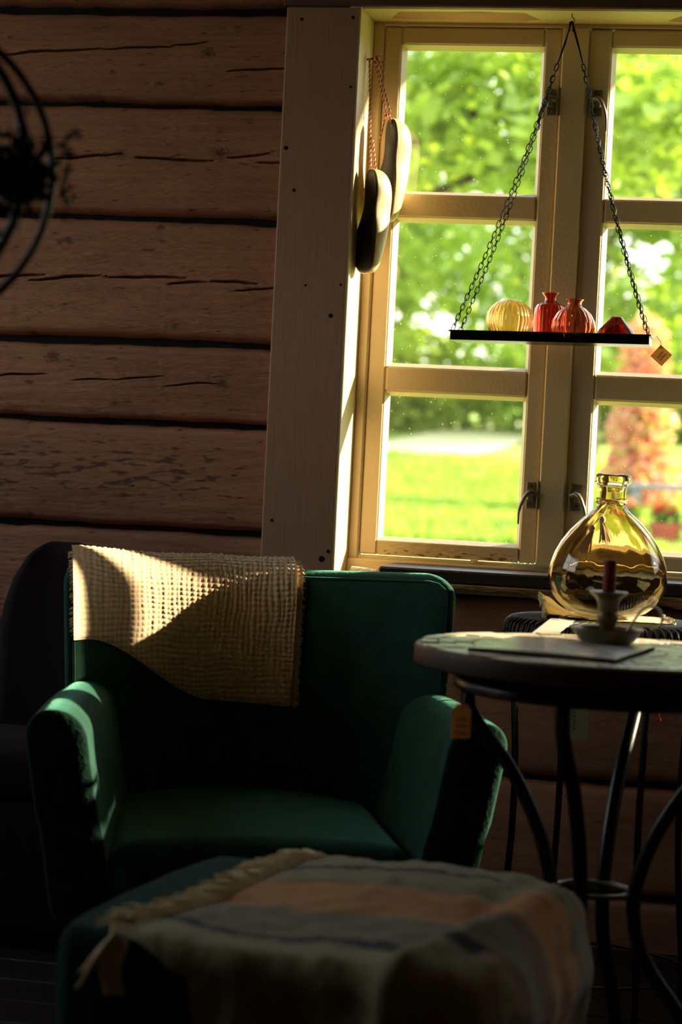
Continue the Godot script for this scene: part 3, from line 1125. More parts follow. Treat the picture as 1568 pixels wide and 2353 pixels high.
func chair_throw() -> void:
	var t := thing("throw_blanket", "beige waffle weave throw folded over the green armchair's back", "blanket", CH, CHY)
	var cell := 0.0103
	var x0 := -0.343
	var x1 := 0.106
	var lo := func(x: float) -> float:
		# how far it hangs down the front, longer towards the middle of the chair
		return -lerpf(0.100, 0.215, smoothstep(-0.32, -0.06, x)) - 0.006 * sin(x * 9.0)
	var sheet := func(u: float, w: float, xa: float, xb: float, off: float, amp: float, drop: float) -> Vector3:
		var x := lerpf(xa, xb, u)
		var a: float = lo.call(x) - drop
		var tau := lerpf(a, 0.34, w)
		var su := x / cell + noise2.get_noise_2d(x * 7.0, tau * 5.0) * 0.9
		var sv := tau / cell + noise2.get_noise_2d(x * 6.0 + 9.0, tau * 6.0) * 0.9
		var h := pow(absf(sin(PI * su)), 0.55) * pow(absf(sin(PI * sv)), 0.55)
		h += 0.35 * absf(sin(PI * sv)) * (1.0 if posmod(floori(su), 2) == 0 else 0.0) + 0.25 * noise.get_noise_2d(su * 0.9, sv * 0.9)
		var hang := off
		var edge := smoothstep(-0.31, -0.343, x)
		var p := throw_pt(x, tau, hang + amp * h + 0.012 * sin(PI * w) * (0.5 + 0.5 * noise2.get_noise_2d(x * 4.0, tau * 3.0)))
		# rolls inwards round the end of the back and at its lower hem
		p.z += edge * edge * 0.006
		if tau < a + 0.02:
			p.z -= pow((a + 0.02 - tau) / 0.02, 2) * 0.006
		return p
	obj("body", MB.new().grid(208, 260, sheet.bind(x0, x1, 0.010, 0.0026, 0.0), false, false, false, null, true), M.throw, t)
	obj("under_fold", MB.new().grid(60, 220, sheet.bind(-0.01, 0.1185, 0.0035, 0.002, 0.006), false, false, false, null, true), M.throw, t)
	# frayed selvedges
	var fr := MB.new()
	rng.seed = 77
	for k in 520:
		var tau := lerpf(-0.22, 0.30, rng.randf())
		var right := k % 2 == 0
		var x := 0.117 if right else -0.343
		if not right and tau < lo.call(-0.335) + 0.01:
			continue
		var p := throw_pt(x, tau, 0.006)
		var d := Vector3((1.0 if right else -1.0) * rng.randf_range(0.003, 0.008), rng.randf_range(-0.004, 0.002), rng.randf_range(-0.004, 0.005))
		fr.tube([p - d * 0.4, p + d * 0.5, p + d + Vector3(0, -0.002, 0)], 0.0008, 4)
	stuff(obj("fringe", fr, M.throw, t))

# ---------------------------------------------------------------- ottoman and blanket
const OT := Vector3(-0.558, 0.0, 1.845)
const OTY := -0.11
const OHX := 0.292
const OHZ := 0.315
const OTOP := 0.43

func ottoman() -> void:
	var o := thing("ottoman", "low square dark teal velvet ottoman in front of the armchair", "ottoman", OT, OTY)
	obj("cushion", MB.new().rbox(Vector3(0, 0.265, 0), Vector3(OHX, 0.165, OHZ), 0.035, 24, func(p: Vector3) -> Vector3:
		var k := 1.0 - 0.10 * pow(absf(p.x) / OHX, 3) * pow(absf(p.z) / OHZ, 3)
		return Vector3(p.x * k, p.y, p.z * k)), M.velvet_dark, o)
	for q in [[-0.22, -0.24], [0.22, -0.24], [-0.22, 0.24], [0.22, 0.24]]:
		obj("leg", MB.new().tube([Vector3(q[0], 0.11, q[1]), Vector3(q[0], 0.0, q[1])], func(t: float) -> float: return lerpf(0.024, 0.017, t), 10), M.legwood, o)

func drape(px: float, pz: float, lift: float) -> Vector3:
	var r := 0.10
	var hx := OHX - 0.012
	var hz := OHZ - 0.012
	var qx := absf(px) - (hx - r)
	var qz := absf(pz) - (hz - r)
	var d := Vector2(maxf(qx, 0), maxf(qz, 0)).length() + minf(maxf(qx, qz), 0) - r
	if d <= 0:
		return Vector3(px, OTOP + lift, pz)
	var g := Vector2(maxf(qx, 0) * signf(px), maxf(qz, 0) * signf(pz))
	if g.length() < 1e-6:
		g = Vector2(signf(px), 0) if qx > qz else Vector2(0, signf(pz))
	g = g.normalized()
	var bx := px - g.x * d
	var bz := pz - g.y * d
	var cr := 0.03
	var out: float
	var down: float
	if d < cr * PI / 2:
		var a := d / cr
		out = sin(a) * (cr + lift)
		down = cr - cos(a) * (cr + lift)
	else:
		out = cr + lift
		down = cr + (d - cr * PI / 2)
	return Vector3(bx + g.x * out, OTOP - down, bz + g.y * out)

func blanket() -> void:
	var t := thing("striped_blanket", "olive wool blanket with orange and navy stripes over the ottoman", "blanket", OT, OTY)
	var e := func(v: float) -> Vector2:
		return Vector2(-0.078 - 0.09 * v - 0.012 * sin(v * 7.0), -0.37 + 0.685 * v)
	var plan := func(u: float, v: float) -> Vector3:
		var s := u * 0.59
		var vt := minf(v, 1.0)
		var E: Vector2 = e.call(vt)
		var ang := 0.10 + 0.06 * vt
		# right of the fringed corner the cloth goes on over the front edge
		var ext := maxf(v - 1.0, 0.0) * 0.68 * smoothstep(0.19, 0.215, u) + 0.045 * vt * vt * smoothstep(0.02, 0.2, u)
		var p := E + Vector2(cos(ang), -sin(ang)) * s + Vector2(0.05, 1.0) * ext
		p += Vector2(0, 0.06) * u * vt
		return Vector3(p.x, p.y, ext)
	var f := func(u: float, w: float) -> Vector3:
		var v := w * 1.5
		var q: Vector3 = plan.call(u, v)
		var s := u * 0.59
		var lift := 0.006 + 0.006 * noise2.get_noise_2d(q.x * 6.0, q.y * 6.0) + 0.0025 * noise2.get_noise_2d(q.x * 22.0, q.y * 16.0)
		# loose folds across the right half, and a soft crown in the middle
		lift += 0.026 * exp(-pow((s - 0.40 + 0.05 * (v - 0.5)) / 0.035, 2)) * smoothstep(0.1, 0.5, v)
		lift -= 0.004 * exp(-pow((s - 0.345) / 0.02, 2))
		lift += 0.022 * exp(-pow((s - 0.51) / 0.05, 2))
		lift += 0.018 * exp(-pow((u - 0.35) / 0.3, 2) - pow((v - 0.32) / 0.28, 2))
		var p := drape(q.x, q.y, lift)
		if p.y < OTOP - 0.05:
			var k := clampf((OTOP - 0.05 - p.y) / 0.2, 0, 1)
			p.z += k * 0.02 * (1.0 + sin(s * 45.0))
			p.x += k * 0.012 * sin(p.z * 40.0)
		return p
	var col := func(u: float, vw: float, _p: Vector3) -> Color:
		var v := vw * 1.5
		var c := Color(0.34, 0.265, 0.125)
		var w := v + 0.012 * noise2.get_noise_2d(u * 9.0, v * 5.0)
		if absf(w - 0.245) < 0.011 or absf(w - 0.84) < 0.02:
			c = Color(0.035, 0.028, 0.035)
		elif w > 0.44 and w < 0.66:
			c = c.lerp(Color(0.68, 0.29, 0.085), smoothstep(0.42, 0.45, w) * (1 - smoothstep(0.61, 0.66, w)))
		elif w > 0.66 and w < 0.80:
			c = Color(0.29, 0.22, 0.13)
		if u > 0.72:
			var b := fposmod(w * 6.0, 1.0)
			if b < 0.25:
				c = c.lerp(Color(0.45, 0.20, 0.08), 0.6)
		c = c * (1.0 + 0.18 * noise.get_noise_2d(u * 90.0, v * 90.0))
		return Color(c.r, c.g, c.b)
	obj("body", MB.new().grid(150, 170, f, false, false, false, col, true), M.plaid, t)
	# knotted fringe along its left end
	var fr := MB.new()
	rng.seed = 31
	for k in 84:
		var v := (k + 0.5) / 84.0
		var p: Vector3 = f.call(0.0, v / 1.5)
		var dirv := Vector3(-0.9, 0.1, rng.randf_range(-0.3, 0.45)).normalized()
		var ln := rng.randf_range(0.042, 0.062)
		for s in 3:
			var jit := Vector3(rng.randf_range(-0.2, 0.2), rng.randf_range(0.0, 0.25), rng.randf_range(-0.45, 0.45))
			var d2 := (dirv + jit).normalized() * ln
			var pts := []
			for q in 5:
				var w := q / 4.0
				var pp := p + d2 * w + Vector3(0, 0.006 * sin(PI * w), 0) + Vector3(0, 0, 0.003 * sin(w * 9.0 + s * 2.0))
				var dr := drape(pp.x, pp.z, 0.004)
				if v < 0.93:
					pp.y = maxf(pp.y - 0.012 * w, dr.y)
				else:
					pp.y = dr.y - 0.05 * w
				pts.append(pp)
			fr.tube(pts, func(w: float) -> float: return lerpf(0.0026, 0.0016, w) * (1.0 + 0.35 * sin(w * 30.0)), 5)
	# the corner's tassels hang over the front edge
	for k in 7:
		var bp: Vector3 = f.call(0.0, 0.97 / 1.5) + Vector3(-0.012 + k * 0.004, 0.0, 0.0)
		var pts2 := []
		for q in 8:
			var w := q / 7.0
			pts2.append(bp + Vector3(0.004 * sin(w * 8 + k), 0.004 - 0.085 * w, 0.022 * minf(w * 3.0, 1.0)))
		fr.tube(pts2, 0.0032, 5)
	stuff(obj("fringe", fr, M.fringe, t))

func far_chair() -> void:
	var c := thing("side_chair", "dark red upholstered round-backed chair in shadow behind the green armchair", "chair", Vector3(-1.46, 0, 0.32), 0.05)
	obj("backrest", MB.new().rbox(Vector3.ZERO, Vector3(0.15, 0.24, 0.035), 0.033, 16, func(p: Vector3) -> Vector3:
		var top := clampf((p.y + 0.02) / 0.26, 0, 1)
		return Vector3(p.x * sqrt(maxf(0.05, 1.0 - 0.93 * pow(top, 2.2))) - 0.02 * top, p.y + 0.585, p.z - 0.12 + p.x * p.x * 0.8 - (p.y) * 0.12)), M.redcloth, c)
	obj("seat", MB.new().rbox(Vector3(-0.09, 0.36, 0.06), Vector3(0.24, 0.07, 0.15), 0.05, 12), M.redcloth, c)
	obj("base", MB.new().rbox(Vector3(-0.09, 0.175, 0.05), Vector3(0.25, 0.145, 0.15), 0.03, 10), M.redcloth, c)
	for q in [[-0.28, -0.05], [0.10, -0.05], [-0.28, 0.15], [0.10, 0.15]]:
		obj("leg", MB.new().tube([Vector3(q[0], 0.06, q[1]), Vector3(q[0], 0.0, q[1])], func(t: float) -> float: return lerpf(0.020, 0.014, t), 8), M.legwood, c)

# ---------------------------------------------------------------- mosaic table
const TB := Vector3(-0.229, 0.0, 1.288)
const TBY := 0.19
const TTOP := 0.759

func table() -> void:
	var t := thing("bistro_table", "round mosaic topped table on bowed black iron legs", "table", TB, TBY)
	var R := 0.302
	var top := obj("tabletop", MB.new().lathe([[0.0, 0.725], [R - 0.004, 0.725], [R, 0.729], [R, 0.753], [R - 0.003, 0.7555], [R - 0.008, 0.7545], [0.0, 0.7545]], 96), M.rimwood, t)
	obj("grout", MB.new().lathe([[0.0, 0.754], [R - 0.008, 0.754], [R - 0.0085, 0.7565], [0.0, 0.7565]], 96), M.grout, top)
	# stone chips laid in rings
	rng.seed = 5
	var k := 0
	var radii := [0.028, 0.056, 0.084, 0.112, 0.140, 0.168, 0.196, 0.224, 0.252, 0.280]
	for ri in radii.size():
		var r: float = radii[ri]
		var cnt := int(TAU * r / 0.041)
		if cnt < 3:
			cnt = 3
		var variants := []
		for vv in 3:
			var da := TAU / cnt * 0.93
			var q := PackedVector2Array()
			var wo := 0.0125
			var sk := (vv - 1) * 0.0012
			for s in 4:
				var a := -da / 2 + da * s / 3.0
				q.append(Vector2(sin(a) * (r + wo + sk), cos(a) * (r + wo + sk)))
			for s in 4:
				var a := da / 2 - da * s / 3.0
				q.append(Vector2(sin(a) * (r - wo), cos(a) * (r - wo)))
			var tm := MB.new()
			tm.prism(q, 0.0045, Transform3D(Basis(Vector3.RIGHT, -PI / 2), Vector3(0, 0, 0)))
			variants.append(tm.mesh())
		for i in cnt:
			if k >= 300:
				break
			var o := many(top, "tile", k, variants[rng.randi() % 3], M.tiles[(rng.randi() % 6) if rng.randf() < 0.8 else 3])
			o.rotation = Vector3(rng.randf_range(-0.004, 0.004), TAU * (i + 0.5 * (ri % 2)) / cnt, rng.randf_range(-0.004, 0.004))
			o.position.y = 0.7565 + rng.randf_range(-0.0004, 0.0006)
			k += 1
	obj("apron", MB.new().lathe([[0.0, 0.688], [0.232, 0.688], [0.236, 0.692], [0.236, 0.725], [0.0, 0.725]], 72), M.blackpaint, t)
	var prof := [[0.226, 0.69], [0.224, 0.665], [0.217, 0.64], [0.180, 0.595], [0.146, 0.556], [0.114, 0.505], [0.090, 0.455], [0.074, 0.405], [0.068, 0.375], [0.069, 0.345], [0.080, 0.298], [0.108, 0.25], [0.145, 0.205], [0.188, 0.14], [0.222, 0.07], [0.235, 0.0]]
	for a4 in 4:
		var a := a4 * PI / 2 - 0.38
		var pts := []
		for i in prof.size() - 1:
			for s in 3:
				var w := s / 3.0
				var p0: Array = prof[maxi(i - 1, 0)]
				var p1: Array = prof[i]
				var p2: Array = prof[i + 1]
				var p3: Array = prof[mini(i + 2, prof.size() - 1)]
				var r := cubic_interpolate(p1[0], p2[0], p0[0], p3[0], w)
				var y := cubic_interpolate(p1[1], p2[1], p0[1], p3[1], w)
				pts.append(Vector3(sin(a) * r, y, cos(a) * r))
		pts.append(Vector3(sin(a) * 0.235, 0.004, cos(a) * 0.235))
		obj("leg", MB.new().tube(pts, 0.0115, 10, false, 1.0, 0.75), M.blackpaint, t)
	var rg := []
	for i in 48:
		rg.append(Vector3(sin(TAU * i / 48), 0, cos(TAU * i / 48)) * 0.062 + Vector3(0, 0.377, 0))
	obj("ring", MB.new().tube(rg, 0.0045, 8, true), M.steel, t)

# ---------------------------------------------------------------- wire stool and what stands on it
const ST := Vector3(-0.274, 0.0, 0.583)

func stool() -> void:
	var s := thing("wire_stool", "black wire stool with ribbed round top behind the mosaic table", "stool", ST, 0.19)
	var pts := []
	for q in [[0.035, 0.757], [0.10, 0.757], [0.165, 0.757], [0.182, 0.755], [0.191, 0.749], [0.195, 0.739], [0.196, 0.72], [0.196, 0.70]]:
		pts.append(Vector3(0, q[1], q[0]))
	var rod := MB.new().tube(pts, 0.0026, 8).mesh()
	for k in 72:
		var o := many(s, "rod", k, rod, M.rod)
		o.rotation.y = TAU * k / 72.0
	obj("hub", MB.new().lathe([[0.0, 0.751], [0.04, 0.751], [0.043, 0.755], [0.04, 0.759], [0.0, 0.759]], 32), M.blackpaint, s)
	for q in [[0.196, 0.70, 0.004, "rim_ring"], [0.185, 0.095, 0.003, "foot_ring"]]:
		var rg := []
		for i in 64:
			rg.append(Vector3(sin(TAU * i / 64), 0, cos(TAU * i / 64)) * q[0] + Vector3(0, q[1], 0))
		obj(q[3], MB.new().tube(rg, q[2], 6, true), M.blackpaint, s)
	for k in 4:
		var a := 0.33 + k * PI / 2
		var lp := []
		for i in 9:
			var w := i / 8.0
			var r := 0.194 - 0.022 * sin(PI * minf(w * 1.15, 1.0)) + 0.006 * w
			lp.append(Vector3(sin(a) * r, lerpf(0.70, 0.0, w), cos(a) * r))
		obj("leg", MB.new().tube(lp, 0.0065, 8), M.blackpaint, s)

func scribble(m: MB, xf: Transform3D, w: float, h: float, loops: int, r: float, sd: int) -> void:
	var rr := RandomNumberGenerator.new()
	rr.seed = sd
	var pts := []
	var nn := loops * 7
	for k in nn:
		var t := float(k) / (nn - 1)
		var a := t * loops * TAU
		pts.append(xf * Vector3(-w / 2 + t * w + cos(a) * w * 0.35 / loops, sin(a) * h / 2 * (0.6 + 0.4 * rr.randf()), 0))
	m.tube(pts, r, 4)

func on_stool() -> void:
	# linen cloth under the bottle
	var cl := thing("linen_cloth", "crumpled cream linen cloth with frayed end under the glass bottle", "cloth", ST, 0.19)
	var cf := func(u: float, w: float) -> Vector3:
		var x := lerpf(-0.098, 0.112, u)
		var z := lerpf(-0.085, 0.075, w)
		var up := smoothstep(0.30, 0.0, u)
		var y := 0.7615 + 0.001 * noise2.get_noise_2d(x * 30, z * 30) * minf(1.0, absf(x * x + z * z) * 200.0)
		y += up * up * 0.030 * (0.25 + 0.75 * smoothstep(0.95, 0.25, w)) + up * 0.008 * maxf(0.0, noise2.get_noise_2d(x * 14, z * 22))
		x -= up * 0.022
		return Vector3(x + 0.006 * noise2.get_noise_1d(z * 30), y, z)
	obj("body", MB.new().grid(60, 40, cf), M.linen, cl)
	var fr := MB.new()
	rng.seed = 12
	for k in 230:
		var right := k % 4 == 0
		var p: Vector3 = cf.call(1.0 if right else 0.0, rng.randf())
		var d := Vector3(0.008 if right else -0.006, rng.randf_range(-0.012, 0.006), rng.randf_range(-0.006, 0.008))
		fr.tube([p, p + d * 0.6 + Vector3(0, 0.003, 0), p + d, p + d * 0.7 + Vector3(0, -0.004, 0.003)], 0.0011, 4)
	stuff(obj("fringe", fr, M.linen, cl))
	# balloon bottle
	var B := Vector3(-0.004, 0, 0)
	var bo := thing("glass_bottle", "round olive glass balloon bottle with a corkless rolled lip", "bottle", ST, 0.19)
	var out := [[0.0, 0.7665], [0.035, 0.7645], [0.055, 0.766], [0.075, 0.774], [0.092, 0.787], [0.104, 0.803], [0.1115, 0.822], [0.1135, 0.84], [0.111, 0.86], [0.1035, 0.882], [0.092, 0.904], [0.076, 0.926], [0.058, 0.946], [0.042, 0.960], [0.0315, 0.969], [0.0265, 0.977], [0.0258, 0.986], [0.0262, 1.000], [0.0275, 1.013], [0.030, 1.017], [0.0335, 1.019], [0.0355, 1.024], [0.0355, 1.030], [0.034, 1.0345], [0.030, 1.036], [0.0265, 1.034], [0.0245, 1.028]]
	var inner := []
	for k in range(18, 0, -1):
		var q: Array = out[k]
		inner.append([maxf(q[0] - 0.0032, 0.001), q[1] + 0.001])
	var prof := out + inner + [[0.0, 0.770]]
	obj("body", MB.new().lathe(prof, 96, B, func(a: float, r: float, y: float) -> float:
		return r * (1.0 + 0.010 * noise2.get_noise_3d(cos(a) * 2.0, y * 30.0, sin(a) * 2.0))), M.bottle, bo)
	var bb := MB.new()
	rng.seed = 8
	for k in 70:
		var a := rng.randf() * TAU
		var y := rng.randf_range(0.785, 0.93)
		var rr := 0.0
		for i in range(1, out.size()):
			if out[i][1] >= y and i > 2:
				rr = lerpf(out[i - 1][0], out[i][0], (y - out[i - 1][1]) / (out[i][1] - out[i - 1][1]))
				break
		rr -= 0.0016
		var s := rng.randf_range(0.0003, 0.0008)
		bb.lathe([[0.0, -s], [s, 0.0], [0.0, s]], 6, B + Vector3(sin(a) * rr, y, cos(a) * rr))
	stuff(obj("air_bubbles", bb, M.pane, bo))
	# twine with two tassels round its neck
	var ta := thing("tassel_cord", "jute cord with two tassels tied round the bottle neck", "tassel cord", ST, 0.19)
	var cord := MB.new()
	for tr in 3:
		var cp := []
		for k in 40:
			var a := TAU * k / 40.0
			cp.append(B + Vector3(sin(a) * 0.0288, 0.981 + tr * 0.0028 + 0.0025 * sin(a * 2 + tr * 2.0), cos(a) * 0.0288))
		cord.tube(cp, 0.0011, 5, true)
	for e in [[0.02, 0.965], [0.016, 0.978]]:
		cord.tube([B + Vector3(-0.006, 0.984, 0.029), B + Vector3(0.004, 0.974, 0.032), B + Vector3(e[0] - 0.012, e[1], 0.036)], 0.0009, 5)
	obj("cord", cord, M.jute, ta)
	var heads := [[Vector3(-0.030, 0.946, 0.060), Vector3(-0.006, -0.041, 0.029)], [Vector3(-0.046, 0.930, 0.062), Vector3(-0.018, -0.044, 0.024)]]
	heads[0] = [Vector3(-0.026, 0.948, 0.055), Vector3(0.006, -0.040, 0.034)]
	for h in heads:
		var m := MB.new()
		var p: Vector3 = h[0]
		var d: Vector3 = h[1]
		cord = MB.new()
		cord.tube([B + Vector3(-0.008, 0.983, 0.029), B + Vector3(-0.016, 0.966, 0.040), p + Vector3(0, 0.006, 0)], 0.0011, 5)
		obj("cord", cord, M.jute, ta)
		m.lathe([[0.0, 0.008], [0.004, 0.007], [0.0062, 0.003], [0.0055, -0.001], [0.0048, -0.003], [0.0058, -0.006], [0.0, -0.008]], 12, p)
		var to := obj("tassel", m, M.jute, ta)
		var sk := MB.new()
		for k in 46:
			var a := rng.randf() * TAU
			var rr := sqrt(rng.randf())
			var o := Vector3(sin(a), 0, cos(a)) * rr
			var ln := rng.randf_range(0.85, 1.08)
			var fwd := maxf(o.z, -0.2)
			sk.tube([p + o * 0.004 + Vector3(0, -0.004, 0), p + o * 0.0085 + d * 0.45 * ln + Vector3(0, 0, 0.002 * fwd), p + Vector3(o.x * 0.016, o.y, fwd * 0.009) + d * ln], 0.0008, 4)
		stuff(obj("skirt", sk, M.jute, to))
	# white tag lying on the stool's rim
	var tg := thing("paper_tag", "blank white paper tag propped at the stool's edge by the linen", "tag", Vector3.ZERO)
	var tq := [Vector3(-0.366, 0.7655, 0.748), Vector3(-0.323, 0.7635, 0.744), Vector3(-0.349, 0.740, 0.845), Vector3(-0.394, 0.740, 0.845)]
	var up := Vector3(0, 0.0006, 0)
	obj("card", MB.new().flat([[tq[0] + up, tq[3] + up, tq[2] + up, tq[1] + up], [tq[0], tq[1], tq[2], tq[3]], [tq[0], tq[3], tq[3] + up, tq[0] + up], [tq[3], tq[2], tq[2] + up, tq[3] + up], [tq[2], tq[1], tq[1] + up, tq[2] + up], [tq[1], tq[0], tq[0] + up, tq[1] + up]]), M.paper, tg)
	var tw := MB.new()
	tw.tube([Vector3(-0.352, 0.768, 0.752), Vector3(-0.335, 0.772, 0.735), Vector3(-0.315, 0.770, 0.728), Vector3(-0.30, 0.767, 0.722)], 0.0009, 5)
	tw.tube([Vector3(-0.345, 0.767, 0.752), Vector3(-0.33, 0.769, 0.742), Vector3(-0.298, 0.768, 0.738)], 0.0009, 5)
	obj("string", tw, M.ink, tg)
	# price card hanging under the stool top
	var pc := thing("price_card", "white card with a handwritten line hanging below the stool top", "card", ST, 0.19)
	obj("card", MB.new().prism(PackedVector2Array([Vector2(-0.0255, 0.0), Vector2(0.0235, 0.0), Vector2(0.0245, -0.148), Vector2(-0.0245, -0.148)]), 0.0007, Transform3D(Basis(Vector3.UP, 0.05), Vector3(-0.074, 0.700, 0.203))), M.paper, pc)
	var sc := MB.new()
	scribble(sc, Transform3D(Basis(Vector3.UP, 0.05) * Basis(Vector3.BACK, -1.55), Vector3(-0.076, 0.592, 0.2045)), 0.052, 0.006, 7, 0.0004, 3)
	scribble(sc, Transform3D(Basis(Vector3.UP, 0.05) * Basis(Vector3.BACK, -1.55), Vector3(-0.092, 0.60, 0.2042)), 0.06, 0.002, 12, 0.0003, 4)
	obj("writing", sc, M.ink, pc)
	var dd := MB.new()
	for k in 5:
		var a := k * TAU / 5
		dd.prism(disc(0.0024, 7), 0.0003, Transform3D(Basis(), Vector3(-0.069 + cos(a) * 0.0032, 0.617 + sin(a) * 0.0036, 0.2044)))
	obj("stamp", dd, M.ink, pc)
	obj("string", MB.new().tube([Vector3(-0.076, 0.699, 0.203), Vector3(-0.076, 0.705, 0.199)], 0.0008, 4), M.ink, pc)
	# red cord ends
	var rc := thing("red_cord", "red twine tied to the stool rim with two hanging ends", "twine", ST, 0.19)
	var rm := MB.new()
	for e in [[0.058, 0.072, 0.04, 0.612], [0.072, 0.078, 0.078, 0.594]]:
		var pp := []
		for k in 12:
			var w := k / 11.0
			pp.append(Vector3(lerpf(e[0], e[2], w) + 0.002 * sin(w * 7), lerpf(0.703, e[3], w), 0.199 + 0.003 * sin(w * 5)))
		rm.tube(pp, 0.0018, 6)
		rm.lathe([[0.0, -0.005], [0.0035, -0.002], [0.004, 0.002], [0.0, 0.005]], 8, pp[11])
	rm.tube([Vector3(0.055, 0.704, 0.199), Vector3(0.065, 0.706, 0.201), Vector3(0.074, 0.704, 0.199)], 0.002, 6)
	obj("cord", rm, M.twine_red, rc)

# ---------------------------------------------------------------- on the mosaic table
func on_table() -> void:
	var mg := thing("magazine", "glossy pale magazine with a dark purple edge on the mosaic table", "magazine", TB, TBY)
	var L := Vector3(-0.228, TTOP, 0.146)
	var ex := Vector3(0.217, 0, 0.079)
	var ez := Vector3(0.098, 0, -0.270)
	var mx := Basis(ex.normalized(), Vector3.UP, -ez.normalized())
	var pages := func(y0: float, y1: float, inset: float) -> MB:
		var f := func(u: float, w: float) -> Vector3:
			# closed loft round the sheet stack: top and bottom surfaces share the bow of the paper
			var a := w * 4.0
			var zz: float
			var yy: float
			if a < 1.0:
				zz = lerpf(inset, 1 - inset, a)
				yy = y1
			elif a < 2.0:
				zz = 1 - inset
				yy = lerpf(y1, y0, a - 1)
			elif a < 3.0:
				zz = lerpf(1 - inset, inset, a - 2)
				yy = y0
			else:
				zz = inset
				yy = lerpf(y0, y1, a - 3)
			var uu := lerpf(inset, 1 - inset, u)
			var bow := 0.0022 * sin(PI * uu) * (yy - y0) / maxf(y1 - y0, 1e-5)
			return L + ex * uu + ez * zz + Vector3(0, yy + bow, 0)
		var m := MB.new()
		m.grid(14, 40, f, false, true, true)
		return m
	obj("pages", pages.call(0.0003, 0.0052, 0.006), mat(Color(0.30, 0.17, 0.26), 0.8), mg)
	var cv := mat(Color(1, 1, 1), 0.24)
	cv.albedo_texture = ntex(61, 0.012, 3, false, 1.0, ramp(Color(0.85, 0.82, 0.79), Color(0.99, 0.98, 0.96)))
	cv.uv1_triplanar = true
	cv.uv1_scale = Vector3(4, 4, 4)
	obj("cover", pages.call(0.0053, 0.0062, 0.0), cv, mg)
	# chamber stick and candle
	var H := Vector3(-0.231, TTOP + 0.0065, 1.236)
	var hs := thing("candle_holder", "dull brass chamber candlestick with a curled handle on the magazine", "candle holder", H, TBY)
	obj("dish", MB.new().lathe([[0.0, 0.0], [0.036, 0.0], [0.042, 0.003], [0.050, 0.012], [0.0545, 0.021], [0.0585, 0.0225], [0.0595, 0.024], [0.058, 0.0258], [0.054, 0.0248], [0.0495, 0.0235], [0.045, 0.013], [0.039, 0.006], [0.033, 0.003], [0.0, 0.003]], 64), M.brass, hs)
	obj("stem", MB.new().lathe([[0.0, 0.002], [0.0105, 0.002], [0.0098, 0.012], [0.0112, 0.022], [0.0145, 0.032], [0.0172, 0.040], [0.0172, 0.046], [0.0150, 0.051], [0.0165, 0.0535], [0.0175, 0.056], [0.0165, 0.0585], [0.0185, 0.068], [0.0215, 0.074], [0.0285, 0.0790], [0.0310, 0.0815], [0.0315, 0.083], [0.030, 0.0838], [0.022, 0.0825], [0.014, 0.079], [0.0108, 0.078], [0.0108, 0.066], [0.0, 0.066]], 48), M.brass, hs)
	var hp := []
	for q in [[0.012, 0.006], [0.022, 0.010], [0.034, 0.024], [0.044, 0.042], [0.056, 0.0585], [0.070, 0.0635], [0.082, 0.058], [0.0875, 0.046], [0.085, 0.034], [0.077, 0.027], [0.071, 0.027]]:
		hp.append(Vector3(q[0], q[1], 0.004))
	var hc := []
	for k in hp.size() - 1:
		for s in 4:
			hc.append((hp[k] as Vector3).cubic_interpolate(hp[k + 1], hp[maxi(k - 1, 0)], hp[mini(k + 2, hp.size() - 1)], s / 4.0))
	hc.append(hp[hp.size() - 1])
	obj("handle", MB.new().tube(hc, 0.0042, 10, false, 0.45, 1.5, Vector3.UP), M.brass, hs)
	var cn := thing("candle", "burnt dark red taper candle standing in the brass holder", "candle", H + Vector3(0, 0.066, 0), TBY)
	obj("wax", MB.new().lathe([[0.0, 0.0], [0.0098, 0.0], [0.0102, 0.004], [0.0104, 0.066], [0.0098, 0.069], [0.0080, 0.0685], [0.004, 0.0665], [0.0, 0.066]], 32, Vector3.ZERO, func(a: float, r: float, y: float) -> float: return r * (1.0 + 0.025 * sin(a * 2.0 + y * 60.0))), M.wax, cn)
	obj("wick", MB.new().tube([Vector3(0, 0.065, 0), Vector3(0.0005, 0.071, 0), Vector3(-0.002, 0.0745, 0), Vector3(-0.0045, 0.075, 0.001)], 0.0008, 6), M.ink, cn)
	# kraft tag on the table's left leg
	var kt := thing("kraft_tag", "brown kraft paper tag tied to the table's left leg", "tag", TB, TBY)
	var xf := Transform3D(Basis(Vector3.UP, 0.35), Vector3(-0.2285, 0.648, 0.115))
	obj("card", MB.new().prism(PackedVector2Array([Vector2(-0.016, -0.026), Vector2(0.016, -0.026), Vector2(0.016, 0.018), Vector2(0.008, 0.027), Vector2(-0.008, 0.027), Vector2(-0.016, 0.018)]), 0.0008, xf), M.kraft, kt)
	obj("eyelet", MB.new().prism(disc(0.0028, 12), 0.0014, xf * Transform3D(Basis(), Vector3(0.0, 0.016, 0))), M.linen, kt)
	var ks := MB.new()
	for k in 3:
		scribble(ks, xf * Transform3D(Basis(), Vector3(0.001, 0.004 - k * 0.0105, 0.0007)), 0.020, 0.0075, 3, 0.0007, 20 + k)
	obj("writing", ks, M.ink, kt)
	obj("string", MB.new().tube([xf * Vector3(0, 0.018, 0.001), xf * Vector3(0.002, 0.03, 0.0), Vector3(-0.224, 0.688, 0.092)], 0.0011, 5), M.jute, kt)

